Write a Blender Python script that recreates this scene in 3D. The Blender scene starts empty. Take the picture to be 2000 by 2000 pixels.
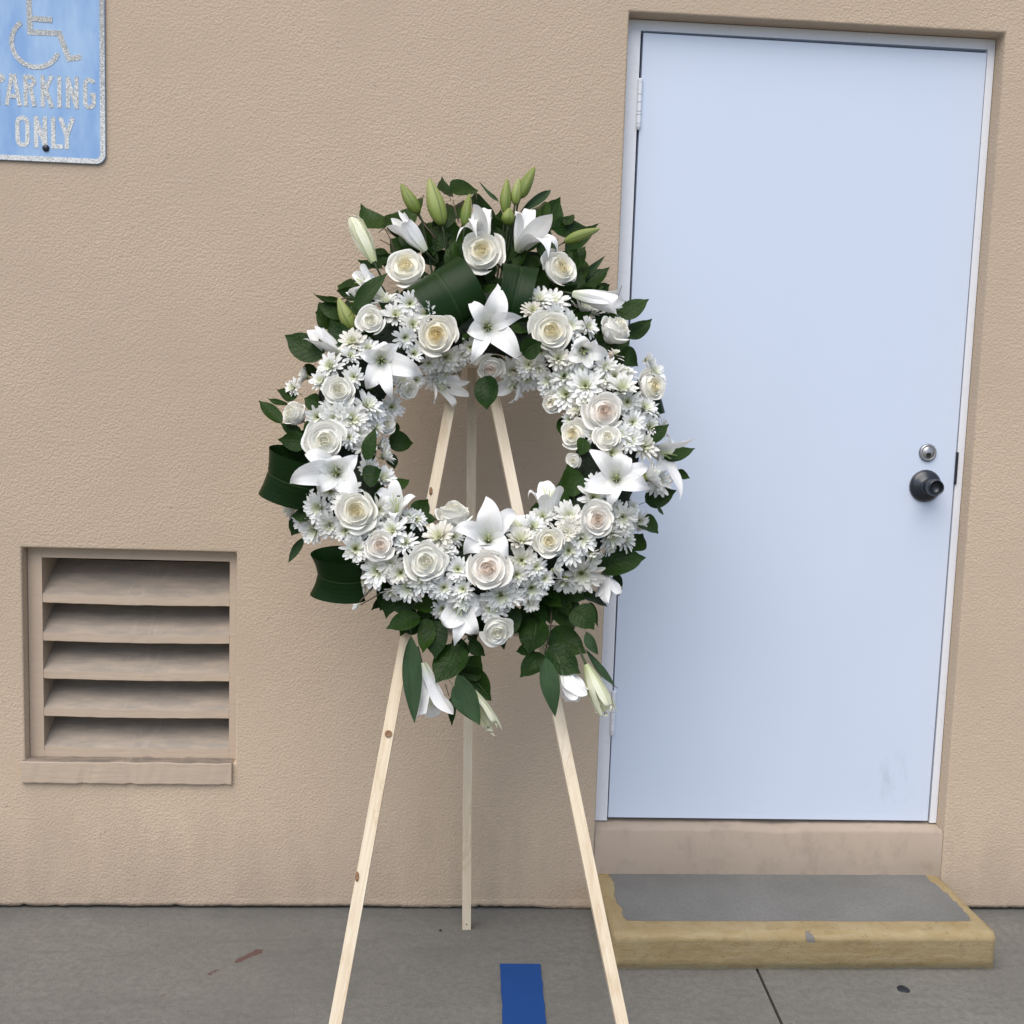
import bpy, bmesh, math, random
from mathutils import Vector, Matrix, Quaternion
from math import sin, cos, pi, sqrt, radians, exp

sc = bpy.context.scene
COL = sc.collection

# ------------------------------------------------------------------ camera
cam_d = bpy.data.cameras.new('camera')
cam = bpy.data.objects.new('camera', cam_d)
COL.objects.link(cam)
sc.camera = cam
yaw, pitch, roll, foc = 0.06304, -0.10169, 0.03246, 2042.94 / 2000
fw = Vector((sin(yaw) * cos(pitch), cos(yaw) * cos(pitch), sin(pitch)))
rt = fw.cross(Vector((0, 0, 1))).normalized()
upv = rt.cross(fw)
r2 = rt * cos(roll) + upv * sin(roll)
u2 = upv * cos(roll) - rt * sin(roll)
M = Matrix((r2, u2, -fw)).transposed().to_4x4()
M.translation = Vector((-0.47507, -2.74366, 1.37846))
cam.matrix_world = M
cam_d.sensor_fit = 'HORIZONTAL'
cam_d.sensor_width = 36
cam_d.lens = 36 * foc
cam_d.clip_start = 0.05
cam_d.clip_end = 500
sc.render.resolution_x = sc.render.resolution_y = 1024

# ------------------------------------------------------------------ sky and soft overcast sun
SUN_EL, SUN_AZ = radians(57), radians(206)       # azimuth measured from +Y clockwise
wd = bpy.data.worlds.new('World')
sc.world = wd
wd.use_nodes = True
nt = wd.node_tree
nt.nodes.clear()
wo = nt.nodes.new('ShaderNodeOutputWorld')
bg = nt.nodes.new('ShaderNodeBackground')
sky = nt.nodes.new('ShaderNodeTexSky')
sky.sky_type = 'NISHITA'
sky.sun_disc = False
sky.sun_elevation = SUN_EL
sky.sun_rotation = SUN_AZ
sky.air_density = 1.0
sky.dust_density = 2.0
sky.ozone_density = 1.2
bg.inputs['Strength'].default_value = 0.09
nt.links.new(sky.outputs[0], bg.inputs['Color'])
nt.links.new(bg.outputs[0], wo.inputs['Surface'])
sun_d = bpy.data.lights.new('sun', 'SUN')
sun_d.energy = 1.5
sun_d.angle = radians(60)
sun_d.color = (1.0, 0.95, 0.86)
sun = bpy.data.objects.new('sun', sun_d)
COL.objects.link(sun)
sd = Vector((sin(SUN_AZ) * cos(SUN_EL), cos(SUN_AZ) * cos(SUN_EL), sin(SUN_EL)))
sun.rotation_euler = sd.to_track_quat('Z', 'Y').to_euler()
sun.location = sd * 20
sc.view_settings.view_transform = 'Standard'
sc.view_settings.look = 'None'
sc.view_settings.gamma = 1
sc.view_settings.exposure = 1.01
sc.render.engine = 'CYCLES'
sc.cycles.max_bounces = 6
sc.cycles.transmission_bounces = 4

# ------------------------------------------------------------------ helpers
def link(o, parent=None):
    COL.objects.link(o)
    if parent is not None:
        o.parent = parent
    return o

def mk_mesh(name, v, f, mat=None, smooth=True, uv=None):
    me = bpy.data.meshes.new(name)
    me.from_pydata([tuple(p) for p in v], [], f)
    if mat:
        me.materials.append(mat)
    if smooth:
        me.polygons.foreach_set('use_smooth', [True] * len(me.polygons))
    if uv:
        l = me.uv_layers.new(name='UVMap')
        idx = [0] * len(me.loops)
        me.loops.foreach_get('vertex_index', idx)
        flat = []
        for i in idx:
            flat.extend(uv[i])
        l.data.foreach_set('uv', flat)
    me.update()
    return me

def put(name, me, parent=None, loc=None, quat=None, scale=None):
    o = bpy.data.objects.new(name, me)
    link(o, parent)
    if loc is not None:
        o.location = loc
    if quat is not None:
        o.rotation_mode = 'QUATERNION'
        o.rotation_quaternion = quat
    if scale is not None:
        o.scale = scale if hasattr(scale, '__len__') else (scale,) * 3
    return o

def empty(name, loc=(0, 0, 0)):
    o = bpy.data.objects.new(name, None)
    o.empty_display_size = 0.1
    o.location = loc
    return link(o)

def tag(o, label=None, cat=None, group=None, kind=None):
    if label: o['label'] = label
    if cat: o['category'] = cat
    if group: o['group'] = group
    if kind: o['kind'] = kind
    return o

def bm_mesh(name, bm, mat, smooth=False):
    me = bpy.data.meshes.new(name)
    bm.to_mesh(me)
    bm.free()
    me.materials.append(mat)
    if smooth:
        me.polygons.foreach_set('use_smooth', [True] * len(me.polygons))
    return me

def box(bm, x0, x1, y0, y1, z0, z1):
    vs = [bm.verts.new(p) for p in ((x0,y0,z0),(x1,y0,z0),(x1,y1,z0),(x0,y1,z0),(x0,y0,z1),(x1,y0,z1),(x1,y1,z1),(x0,y1,z1))]
    for f in ((3,2,1,0),(4,5,6,7),(0,1,5,4),(1,2,6,5),(2,3,7,6),(3,0,4,7)):
        bm.faces.new([vs[i] for i in f])
    return vs

def bev(bm, w, seg=2, ang=30):
    es = [e for e in bm.edges if len(e.link_faces) == 2 and e.calc_face_angle(0) > radians(ang)]
    bmesh.ops.bevel(bm, geom=es, offset=w, segments=seg, affect='EDGES', profile=0.5)

def box_obj(name, x0, x1, y0, y1, z0, z1, mat, parent=None, b=0.002):
    bm = bmesh.new()
    box(bm, x0, x1, y0, y1, z0, z1)
    if b:
        bev(bm, b)
    return put(name, bm_mesh(name, bm, mat), parent)

def lathe(prof, n=32, close=True):
    """profile list of (r, z) about +Z"""
    v, f = [], []
    for r, z in prof:
        for i in range(n):
            a = 2 * pi * i / n
            v.append((r * cos(a), r * sin(a), z))
    for j in range(len(prof) - 1):
        for i in range(n):
            a, b = j * n + i, j * n + (i + 1) % n
            f.append((a, b, b + n, a + n))
    if close:
        f.append(tuple(range((len(prof) - 1) * n, len(prof) * n)))
    return v, f

def tube(pts, rad, n=6):
    v, f = [], []
    for k, p in enumerate(pts):
        p = Vector(p)
        t = (Vector(pts[min(k + 1, len(pts) - 1)]) - Vector(pts[max(k - 1, 0)])).normalized()
        s = t.orthogonal().normalized()
        w = t.cross(s)
        r = rad[k] if hasattr(rad, '__len__') else rad
        for i in range(n):
            a = 2 * pi * i / n
            v.append(p + s * r * cos(a) + w * r * sin(a))
    for k in range(len(pts) - 1):
        for i in range(n):
            a, b = k * n + i, k * n + (i + 1) % n
            f.append((a, b, b + n, a + n))
    f.append(tuple(range(n))[::-1])
    f.append(tuple(range((len(pts) - 1) * n, len(pts) * n)))
    return v, f

# ------------------------------------------------------------------ node helpers
class NT:
    def __init__(s, name):
        s.m = bpy.data.materials.new(name)
        s.m.use_nodes = True
        s.t = s.m.node_tree
        s.t.nodes.clear()
        s.out = s.t.nodes.new('ShaderNodeOutputMaterial')
    def n(s, typ, **kw):
        nd = s.t.nodes.new('ShaderNode' + typ)
        for k, v in kw.items():
            setattr(nd, k, v)
        return nd
    def l(s, a, b):
        s.t.links.new(a, b)
    def setv(s, sock, val):
        if hasattr(val, 'is_output') or hasattr(val, 'links'):
            s.l(val, sock)
        elif hasattr(val, '__len__') and len(val) == 3 and sock.type == 'RGBA':
            sock.default_value = (*val, 1)
        else:
            sock.default_value = val
    def math(s, op, a, b=None, clamp=False):
        nd = s.n('Math', operation=op, use_clamp=clamp)
        s.setv(nd.inputs[0], a)
        if b is not None:
            s.setv(nd.inputs[1], b)
        return nd.outputs[0]
    def noise(s, vec, scale, detail=4, rough=0.55, dist=0.0):
        nd = s.n('TexNoise')
        s.l(vec, nd.inputs['Vector'])
        nd.inputs['Scale'].default_value = scale
        nd.inputs['Detail'].default_value = detail
        nd.inputs['Roughness'].default_value = rough
        nd.inputs['Distortion'].default_value = dist
        return nd.outputs['Fac']
    def ramp(s, fac, stops, interp='LINEAR'):
        nd = s.n('ValToRGB')
        nd.color_ramp.interpolation = interp
        els = nd.color_ramp.elements
        while len(els) < len(stops):
            els.new(0.5)
        for e, (p, c) in zip(els, stops):
            e.position = p
            e.color = (c, c, c, 1) if not hasattr(c, '__len__') else (*c, 1)
        s.setv(nd.inputs[0], fac)
        return nd.outputs[0]
    def mix(s, fac, a, b, blend='MIX'):
        nd = s.n('MixRGB', blend_type=blend)
        s.setv(nd.inputs[0], fac)
        s.setv(nd.inputs[1], a)
        s.setv(nd.inputs[2], b)
        return nd.outputs[0]
    def xyz(s, vec):
        nd = s.n('SeparateXYZ')
        s.l(vec, nd.inputs[0])
        return nd.outputs
    def bump(s, h, strength, dist, normal=None):
        nd = s.n('Bump')
        nd.inputs['Strength'].default_value = strength
        nd.inputs['Distance'].default_value = dist
        s.setv(nd.inputs['Height'], h)
        if normal is not None:
            s.l(normal, nd.inputs['Normal'])
        return nd.outputs[0]
    def bsdf(s, col, rough=0.6, spec=0.4, normal=None, metal=0.0):
        b = s.n('BsdfPrincipled')
        s.setv(b.inputs['Base Color'], col)
        s.setv(b.inputs['Roughness'], rough)
        b.inputs['Specular IOR Level'].default_value = spec
        b.inputs['Metallic'].default_value = metal
        if normal is not None:
            s.l(normal, b.inputs['Normal'])
        s.l(b.outputs[0], s.out.inputs['Surface'])
        return b
    def obj(s):
        return s.n('TexCoord').outputs['Object']
    def pos(s):
        return s.n('NewGeometry').outputs['Position']

def mapping(N, vec, scale):
    mp = N.n('Mapping')
    N.l(vec, mp.inputs[0])
    mp.inputs['Scale'].default_value = scale
    return mp.outputs[0]
# ------------------------------------------------------------------ materials
def stucco_mat(name, col, smooth=False):
    N = NT(name)
    p = N.pos()
    mid = N.noise(p, 2.2, 5, 0.6)
    c = N.mix(N.ramp(mid, [(0.3, 0.0), (0.7, 1.0)]), tuple(x * 0.92 for x in col), tuple(x * 1.05 for x in col))
    x, y, z = N.xyz(p)
    if not smooth:
        # sparse dark pits
        v = N.n('TexVoronoi', feature='F1')
        N.l(p, v.inputs['Vector'])
        v.inputs['Scale'].default_value = 38
        sp = N.math('MULTIPLY', N.ramp(v.outputs['Distance'], [(0.04, 1.0), (0.11, 0.0)]), N.ramp(N.noise(p, 9, 1), [(0.53, 0.0), (0.62, 0.6)]))
        c = N.mix(sp, c, (0.2, 0.165, 0.135))
        # grime splashed up from the pavement, in streaks
        g = N.noise(mapping(N, p, (8, 8, 2)), 1.6, 6, 0.7)
        dz = N.math('ADD', z, N.math('MULTIPLY', N.math('SUBTRACT', g, 0.5), 0.5))
        c = N.mix(N.ramp(dz, [(0.0, 0.55), (0.28, 0.0)]), c, (0.33, 0.265, 0.205))
        h1 = N.noise(p, 150, 2.5, 0.6, 0.35)
        h = N.math('ADD', N.ramp(h1, [(0.36, 0.0), (0.64, 1.0)]), N.math('MULTIPLY', N.noise(p, 34, 1), 0.9))
        h = N.math('MULTIPLY', h, N.ramp(mid, [(0.35, 0.45), (0.6, 1.0)]))
        h = N.math('SUBTRACT', h, N.math('MULTIPLY', sp, 1.2))
        nb = N.bump(h, 0.45, 0.0024)
    else:
        sc_ = N.ramp(N.noise(mapping(N, p, (5, 5, 3.2)), 3, 6, 0.72), [(0.5, 0.0), (0.75, 0.6)])
        c = N.mix(sc_, c, (0.235, 0.19, 0.155))
        h = N.math('ADD', N.noise(p, 30, 4), N.math('MULTIPLY', N.noise(p, 220, 3), 0.35))
        nb = N.bump(h, 0.5, 0.0016)
    N.bsdf(c, 0.85, 0.25, nb)
    return N.m

WALL_COL = (0.505, 0.398, 0.296)
M_STUCCO = stucco_mat('stucco', WALL_COL)
M_RISER = stucco_mat('smooth_render', (0.365, 0.295, 0.235), True)

def painted_board():
    N = NT('painted_vent')
    p = N.pos()
    c = N.mix(N.ramp(N.noise(p, 12, 4), [(0.35, 0.0), (0.75, 0.35)]), (0.48, 0.38, 0.29), (0.41, 0.325, 0.25))
    w = N.noise(mapping(N, p, (6, 60, 60)), 2.0, 4)
    x, y, z = N.xyz(p)
    # hand smears wiped across the middle of the slats
    sm = N.noise(mapping(N, p, (60, 10, 14)), 1.2, 4, 0.6)
    band = N.math('MULTIPLY', N.ramp(N.math('ABSOLUTE', N.math('ADD', x, 1.27)), [(0.03, 1.0), (0.11, 0.0)]), N.ramp(sm, [(0.54, 0.0), (0.62, 0.3)]))
    # grey dust on the upward faces, with shade painted in, deepest on level ones
    nz_ = N.xyz(N.n('NewGeometry').outputs['Normal'])[2]
    dust = N.math('MULTIPLY', N.ramp(nz_, [(0.35, 0.0), (0.6, 1.0)]), N.ramp(N.noise(mapping(N, p, (4, 14, 14)), 3, 4, 0.65), [(0.3, 0.5), (0.6, 0.9)]))
    c = N.mix(dust, c, N.mix(N.ramp(nz_, [(0.9, 0.0), (0.97, 1.0)]), (0.235, 0.205, 0.175), (0.13, 0.11, 0.095)))
    c = N.mix(band, c, (0.38, 0.33, 0.285))
    h = N.math('ADD', N.math('ADD', w, N.math('MULTIPLY', N.noise(p, 150, 3), 0.3)), N.math('MULTIPLY', band, 0.5))
    N.bsdf(c, 0.6, 0.35, N.bump(h, 0.45, 0.002))
    return N.m
M_VENT = painted_board()

def door_mat(name, col, frame=False):
    N = NT(name)
    p = N.pos()
    x, y, z = N.xyz(p)
    c = N.mix(N.ramp(N.noise(p, 3.0, 3), [(0.3, 0.0), (0.7, 0.35)]), col, tuple(k * 0.95 for k in col))
    if not frame:
        # scuffs at kick height near the latch side
        dx = N.math('DIVIDE', N.math('SUBTRACT', x, 0.80), 0.085)
        dz = N.math('DIVIDE', N.math('SUBTRACT', z, 0.36), 0.10)
        d = N.math('ADD', N.math('MULTIPLY', dx, dx), N.math('MULTIPLY', dz, dz))
        sm = N.math('MULTIPLY', N.ramp(d, [(0.2, 1.0), (1.0, 0.0)]), N.ramp(N.noise(mapping(N, p, (9, 9, 3)), 4, 5, 0.65), [(0.5, 0.0), (0.72, 0.3)]))
        c = N.mix(sm, c, (0.33, 0.37, 0.43))
        sp = N.math('MULTIPLY', N.ramp(N.noise(mapping(N, p, (30, 30, 12)), 2, 2), [(0.79, 0.0), (0.80, 0.3)]), 1.0)
        c = N.mix(sp, c, (0.3, 0.32, 0.36))
    else:
        e = N.ramp(N.noise(p, 40, 4), [(0.6, 0.0), (0.72, 0.35)])
        c = N.mix(e, c, (0.56, 0.53, 0.5))
    N.bsdf(c, 0.45, 0.35, N.bump(N.noise(p, 3.2, 1), 0.3, 0.006))
    return N.m
M_DOOR = door_mat('door_paint', (0.585, 0.655, 0.785))
M_FRAME = door_mat('frame_paint', (0.72, 0.745, 0.80), True)

def simple(name, col, rough=0.5, spec=0.4, metal=0.0, nscale=60, var=0.15, bump=0.2, bd=0.001):
    N = NT(name)
    p = N.obj()
    nz = N.noise(p, nscale, 4)
    c = N.mix(N.ramp(nz, [(0.3, 0.0), (0.7, 1.0)]), tuple(k * (1 - var) for k in col), tuple(min(1, k * (1 + var)) for k in col))
    N.bsdf(c, rough, spec, N.bump(nz, bump, bd), metal)
    return N.m
M_DARK = simple('dark_void', (0.012, 0.012, 0.014), 0.8)
M_KNOB = simple('black_knob', (0.016, 0.02, 0.028), 0.28, 0.6)
M_BOLT = simple('satin_nickel', (0.36, 0.36, 0.37), 0.35, 0.5, 0.75)
M_STEEL = simple('dark_steel', (0.03, 0.034, 0.045), 0.4, 0.5, 0.4)
M_GUM = simple('gum', (0.014, 0.017, 0.024), 0.55)
M_SEAL = simple('grout_edge', (0.2, 0.18, 0.15), 0.9)

def concrete(name, ground=True):
    N = NT(name)
    p = N.pos()
    x, y, z = N.xyz(p)
    base = (0.205, 0.203, 0.19)
    a = N.noise(p, 1.7, 5, 0.6)
    b = N.noise(p, 55, 5, 0.7)
    d = N.noise(p, 320, 2)
    c = N.mix(N.ramp(a, [(0.3, 0.0), (0.7, 1.0)]), (0.128, 0.123, 0.111), (0.19, 0.183, 0.164))
    c = N.mix(N.ramp(b, [(0.38, 0.0), (0.62, 0.75)]), c, (0.118, 0.114, 0.103))
    c = N.mix(N.ramp(d, [(0.52, 0.0), (0.72, 0.6)]), c, (0.235, 0.227, 0.205))
    # mop-like sweeps
    sw = N.ramp(N.noise(mapping(N, p, (2, 7, 1)), 2, 6, 0.7, 1.5), [(0.5, 0.0), (0.7, 0.35)])
    c = N.mix(sw, c, (0.098, 0.095, 0.087))
    if ground:
        # damp dirt gathered along the foot of the wall
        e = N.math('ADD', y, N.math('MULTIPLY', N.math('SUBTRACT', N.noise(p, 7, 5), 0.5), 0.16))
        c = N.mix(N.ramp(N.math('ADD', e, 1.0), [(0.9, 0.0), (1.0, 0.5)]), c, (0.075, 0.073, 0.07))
        # red-brown smear: two short strokes
        ax, ay = -1.018, -0.332
        ux, uy = 0.689, 0.725
        xs = N.math('SUBTRACT', x, ax)
        ys = N.math('SUBTRACT', y, ay)
        al = N.math('ADD', N.math('MULTIPLY', xs, ux), N.math('MULTIPLY', ys, uy))
        ac = N.math('ABSOLUTE', N.math('SUBTRACT', N.math('MULTIPLY', xs, uy), N.math('MULTIPLY', ys, ux)))
        wv = N.math('MULTIPLY', N.math('SUBTRACT', N.noise(p, 45, 4), 0.5), 0.022)
        ac = N.math('ADD', ac, wv)
        prof = N.ramp(N.math('DIVIDE', al, 0.17), [(0.0, 0.0), (0.04, 0.45), (0.16, 0.32), (0.22, 0.03), (0.42, 0.06), (0.52, 0.6), (0.9, 0.8), (1.0, 0.0)])
        msk = N.ramp(N.math('SUBTRACT', N.math('MULTIPLY', prof, 0.017), ac), [(0.0, 0.0), (0.0025, 0.85)])
        c = N.mix(msk, c, (0.1, 0.048, 0.042))
        # small pale scratches
        sc_ = N.ramp(N.noise(mapping(N, p, (18, 5, 1)), 4, 3, 0.5, 2.0), [(0.72, 0.0), (0.76, 0.3)])
        c = N.mix(sc_, c, (0.3, 0.29, 0.27))
    h = N.math('ADD', N.math('MULTIPLY', b, 0.8), d)
    N.bsdf(c, 0.88, 0.25, N.bump(h, 0.5, 0.0016))
    return N.m
M_GROUND = concrete('concrete_paving')

def step_mat():
    N = NT('painted_step')
    p = N.pos()
    x, y, z = N.xyz(p)
    nrm = N.xyz(N.n('NewGeometry').outputs['Normal'])[2]
    g = N.mix(N.ramp(N.noise(p, 4, 5), [(0.3, 0.0), (0.7, 1.0)]), (0.125, 0.124, 0.117), (0.178, 0.176, 0.167))
    g = N.mix(N.ramp(N.noise(p, 120, 4), [(0.45, 0.0), (0.75, 0.45)]), g, (0.098, 0.099, 0.095))
    yl = N.mix(N.ramp(N.noise(p, 14, 5, 0.65), [(0.3, 0.0), (0.7, 1.0)]), (0.262, 0.194, 0.092), (0.315, 0.248, 0.138))
    yl = N.mix(N.ramp(N.noise(mapping(N, p, (3, 3, 14)), 4, 5, 0.7), [(0.5, 0.0), (0.72, 0.55)]), yl, (0.25, 0.175, 0.075))
    yl = N.mix(N.ramp(N.noise(p, 95, 3), [(0.64, 0.0), (0.70, 0.6)]), yl, (0.14, 0.1, 0.06))
    yl = N.mix(N.ramp(N.noise(mapping(N, p, (2.5, 2.5, 40)), 3, 6, 0.75), [(0.48, 0.0), (0.68, 0.6)]), yl, (0.36, 0.30, 0.19))
    yl = N.mix(N.ramp(N.noise(p, 22, 6, 0.7), [(0.55, 0.0), (0.68, 0.5)]), yl, (0.2, 0.15, 0.085))
    zb = N.math('ADD', z, N.math('MULTIPLY', N.math('SUBTRACT', N.noise(p, 30, 4), 0.5), 0.03))
    yl = N.mix(N.ramp(zb, [(0.004, 0.7), (0.012, 0.0)]), yl, (0.30, 0.27, 0.19))
    # paint is left as a border round the tread: distance to the worn patch edge, chipped by noise
    jag = N.math('MULTIPLY', N.math('SUBTRACT', N.noise(p, 8, 3, 0.55), 0.5), 0.08)
    jag = N.math('ADD', jag, N.math('MULTIPLY', N.math('SUBTRACT', N.noise(p, 40, 3), 0.5), 0.012))
    dl = N.math('ADD', N.math('SUBTRACT', x, -0.005), jag)
    dr = N.math('ADD', N.math('SUBTRACT', 0.905, x), jag)
    df = N.math('ADD', N.math('SUBTRACT', y, -0.262), N.math('MULTIPLY', jag, 0.15))
    d = N.math('MINIMUM', N.math('MINIMUM', dl, dr), df)
    worn = N.math('MULTIPLY', N.ramp(d, [(0.0, 0.0), (0.002, 1.0)]), N.ramp(nrm, [(0.8, 0.0), (0.9, 1.0)]))
    # a grey chip knocked out of the nosing
    cx = N.math('SUBTRACT', x, 0.452)
    cz = N.math('ADD', N.math('SUBTRACT', z, 0.088), N.math('MULTIPLY', cx, 0.35))
    dd = N.math('ADD', N.math('MULTIPLY', cx, cx), N.math('MULTIPLY', cz, cz))
    dd = N.math('ADD', dd, N.math('MULTIPLY', N.math('SUBTRACT', N.noise(p, 130, 2), 0.5), 0.00022))
    chip = N.ramp(N.math('MULTIPLY', dd, 1000), [(0.11, 1.0), (0.135, 0.0)])
    c = N.mix(N.math('MAXIMUM', worn, chip), yl, g)
    h = N.math('ADD', N.math('ADD', N.noise(p, 60, 4), N.math('MULTIPLY', N.noise(p, 300, 2), 0.4)), N.math('MULTIPLY', N.math('MAXIMUM', worn, chip), -0.8))
    N.bsdf(c, 0.78, 0.25, N.bump(h, 0.75, 0.0026))
    return N.m
M_STEP = step_mat()

def line_paint():
    N = NT('blue_line_paint')
    p = N.pos()
    c = N.mix(N.ramp(N.noise(p, 35, 5), [(0.3, 0.0), (0.75, 0.5)]), (0.003, 0.045, 0.19), (0.004, 0.054, 0.215))
    c = N.mix(N.ramp(N.noise(p, 160, 3), [(0.66, 0.0), (0.74, 0.6)]), c, (0.02, 0.035, 0.08))
    c = N.mix(N.ramp(N.noise(p, 13, 6, 0.75), [(0.62, 0.0), (0.72, 0.45)]), c, (0.025, 0.06, 0.15))
    N.bsdf(c, 0.6, 0.35, N.bump(N.noise(p, 150, 4), 0.4, 0.001))
    return N.m
M_BLUE = line_paint()

def sign_blue():
    N = NT('faded_sign_blue')
    p = N.pos()
    a = N.noise(mapping(N, p, (9, 9, 3)), 1.6, 5, 0.6)
    c = N.mix(N.ramp(a, [(0.35, 0.0), (0.65, 1.0)]), (0.205, 0.355, 0.62), (0.335, 0.49, 0.70))
    c = N.mix(N.ramp(N.noise(p, 30, 5, 0.7), [(0.58, 0.0), (0.75, 0.35)]), c, (0.23, 0.36, 0.6))
    N.bsdf(c, 0.45, 0.4, N.bump(a, 0.1, 0.001))
    return N.m
M_SIGNBLUE = sign_blue()
def sign_white():
    N = NT('cracked_reflective_white')
    p = N.pos()
    v = N.n('TexVoronoi', feature='DISTANCE_TO_EDGE')
    N.l(p, v.inputs['Vector'])
    v.inputs['Scale'].default_value = 330
    x, y, z = N.xyz(p)
    keep = N.ramp(N.math('SUBTRACT', N.noise(p, 380, 3, 0.7), N.math('MULTIPLY', N.math('SUBTRACT', 2.12, z), 0.35)), [(0.43, 0.0), (0.56, 1.0)])
    c = N.mix(keep, (0.70, 0.71, 0.70), (0.3, 0.31, 0.31))
    N.bsdf(c, 0.5, 0.4, N.bump(keep, 0.4, 0.0006))
    return N.m
M_SIGNWHITE = sign_white()

def wood():
    N = NT('pale_pine')
    o = N.obj()
    rnd = N.n('ObjectInfo').outputs['Random']
    ad = N.n('VectorMath', operation='ADD')
    N.l(o, ad.inputs[0])
    cmb = N.n('CombineXYZ')
    N.l(N.math('MULTIPLY', rnd, 20.0), cmb.inputs[0])
    N.l(N.math('MULTIPLY', rnd, 7.0), cmb.inputs[2])
    N.l(cmb.outputs[0], ad.inputs[1])
    q = ad.outputs[0]
    g = N.noise(mapping(N, q, (60, 60, 2.2)), 3.2, 5, 0.6, 0.8)
    fig = N.noise(mapping(N, q, (14, 14, 3.0)), 1.4, 4, 0.6, 1.5)
    c = N.mix(N.ramp(g, [(0.35, 0.0), (0.7, 1.0)]), (0.585, 0.48, 0.34), (0.68, 0.595, 0.46))
    c = N.mix(N.ramp(fig, [(0.52, 0.0), (0.60, 0.5), (0.64, 0.0)]), c, (0.47, 0.335, 0.2))
    pale = N.ramp(N.noise(mapping(N, q, (3, 3, 2)), 1.3, 2), [(0.45, 0.0), (0.7, 0.5)])
    c = N.mix(pale, c, (0.72, 0.675, 0.60))
    N.bsdf(c, 0.62, 0.3, N.bump(g, 0.3, 0.0008))
    return N.m
M_WOOD = wood()
M_KNOT = simple('pine_knot', (0.2, 0.105, 0.05), 0.6, nscale=200, var=0.4)

def petal_shader(N, c, normal=None, trans=0.3, rough=0.55):
    b = N.n('BsdfPrincipled')
    N.setv(b.inputs['Base Color'], c)
    b.inputs['Roughness'].default_value = rough
    b.inputs['Specular IOR Level'].default_value = 0.25
    t = N.n('BsdfTranslucent')
    N.setv(t.inputs['Color'], c)
    if normal is not None:
        N.l(normal, b.inputs['Normal'])
    mx = N.n('MixShader')
    mx.inputs[0].default_value = trans
    N.l(b.outputs[0], mx.inputs[1])
    N.l(t.outputs[0], mx.inputs[2])
    N.l(mx.outputs[0], N.out.inputs['Surface'])

def rose_mat():
    N = NT('rose_petal')
    o = N.obj()
    x, y, z = N.xyz(o)
    r = N.math('SQRT', N.math('ADD', N.math('MULTIPLY', x, x), N.math('MULTIPLY', y, y)))
    tint = N.n('ObjectInfo').outputs['Color']
    r = N.math('ADD', r, N.math('MULTIPLY', N.math('SUBTRACT', N.noise(o, 3, 3), 0.5), 0.25))
    c = N.mix(N.ramp(r, [(0.12, 0.0), (0.62, 0.9)]), tint, (0.92, 0.915, 0.87))
    c = N.mix(N.ramp(N.noise(o, 7, 4), [(0.55, 0.0), (0.8, 0.25)]), c, (0.82, 0.79, 0.68))
    nb = N.bump(N.noise(mapping(N, o, (9, 9, 3)), 2.2, 3), 0.25, 0.03)
    petal_shader(N, c, nb, 0.2)
    return N.m
M_ROSE = rose_mat()

def lily_mat(name, green, gcol):
    N = NT(name)
    uvn = N.n('UVMap')
    u, v, _ = N.xyz(uvn.outputs[0])
    au = N.math('ABSOLUTE', u)
    base = N.ramp(v, [(0.04, 1.0), (0.3, 0.0)])
    rib = N.math('MULTIPLY', N.ramp(au, [(0.05, 1.0), (0.2, 0.0)]), N.ramp(v, [(0.3, 0.6 + 0.4 * green), (0.9, 0.1 + 0.5 * green)]))
    fac = N.math('MAXIMUM', N.math('MULTIPLY', base, 0.6), N.math('MULTIPLY', rib, 0.25 + 0.55 * green), True)
    body = (0.9, 0.9, 0.895) if not green else (0.78, 0.79, 0.62)
    c = N.mix(fac, body, gcol)
    lines = N.n('TexWave')
    lines.inputs['Scale'].default_value = 1.0
    st = N.math('SINE', N.math('MULTIPLY', u, 26.0))
    o = N.obj()
    h = N.math('ADD', N.math('MULTIPLY', st, 0.3), N.noise(o, 70, 3))
    petal_shader(N, c, N.bump(h, 0.22, 0.0012), 0.28, 0.48)
    return N.m
M_LILY = lily_mat('lily_white', 0.0, (0.68, 0.73, 0.46))
M_LILYG = lily_mat('lily_pale_green', 0.8, (0.36, 0.44, 0.13))
M_STAMEN = simple('lily_stamen', (0.52, 0.58, 0.27), 0.5, nscale=100)
M_ANTHER = simple('dark_anther', (0.02, 0.016, 0.014), 0.7, nscale=200)

def bud_mat():
    N = NT('lily_bud_green')
    o = N.obj()
    x, y, z = N.xyz(o)
    info = N.n('ObjectInfo')
    g = N.xyz(info.outputs['Color'])[0]
    ang = N.math('ARCTAN2', y, z)
    st = N.math('COSINE', N.math('MULTIPLY', ang, 3.0))
    grv = N.ramp(st, [(0.0, 0.0), (0.9, 0.0), (1.0, 1.0)])
    tip = N.ramp(x, [(0.2, 0.0), (0.8, 1.0)])
    full = N.mix(tip, (0.10, 0.15, 0.018), (0.16, 0.195, 0.035))
    pale = N.mix(tip, (0.29, 0.34, 0.09), (0.42, 0.45, 0.2))
    c = N.mix(g, pale, full)
    c = N.mix(N.math('MULTIPLY', grv, 0.7), c, (0.06, 0.095, 0.02))
    N.bsdf(c, 0.45, 0.35, N.bump(N.noise(mapping(N, o, (2, 12, 12)), 3, 3), 0.2, 0.02))
    return N.m
M_BUD = bud_mat()

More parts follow.
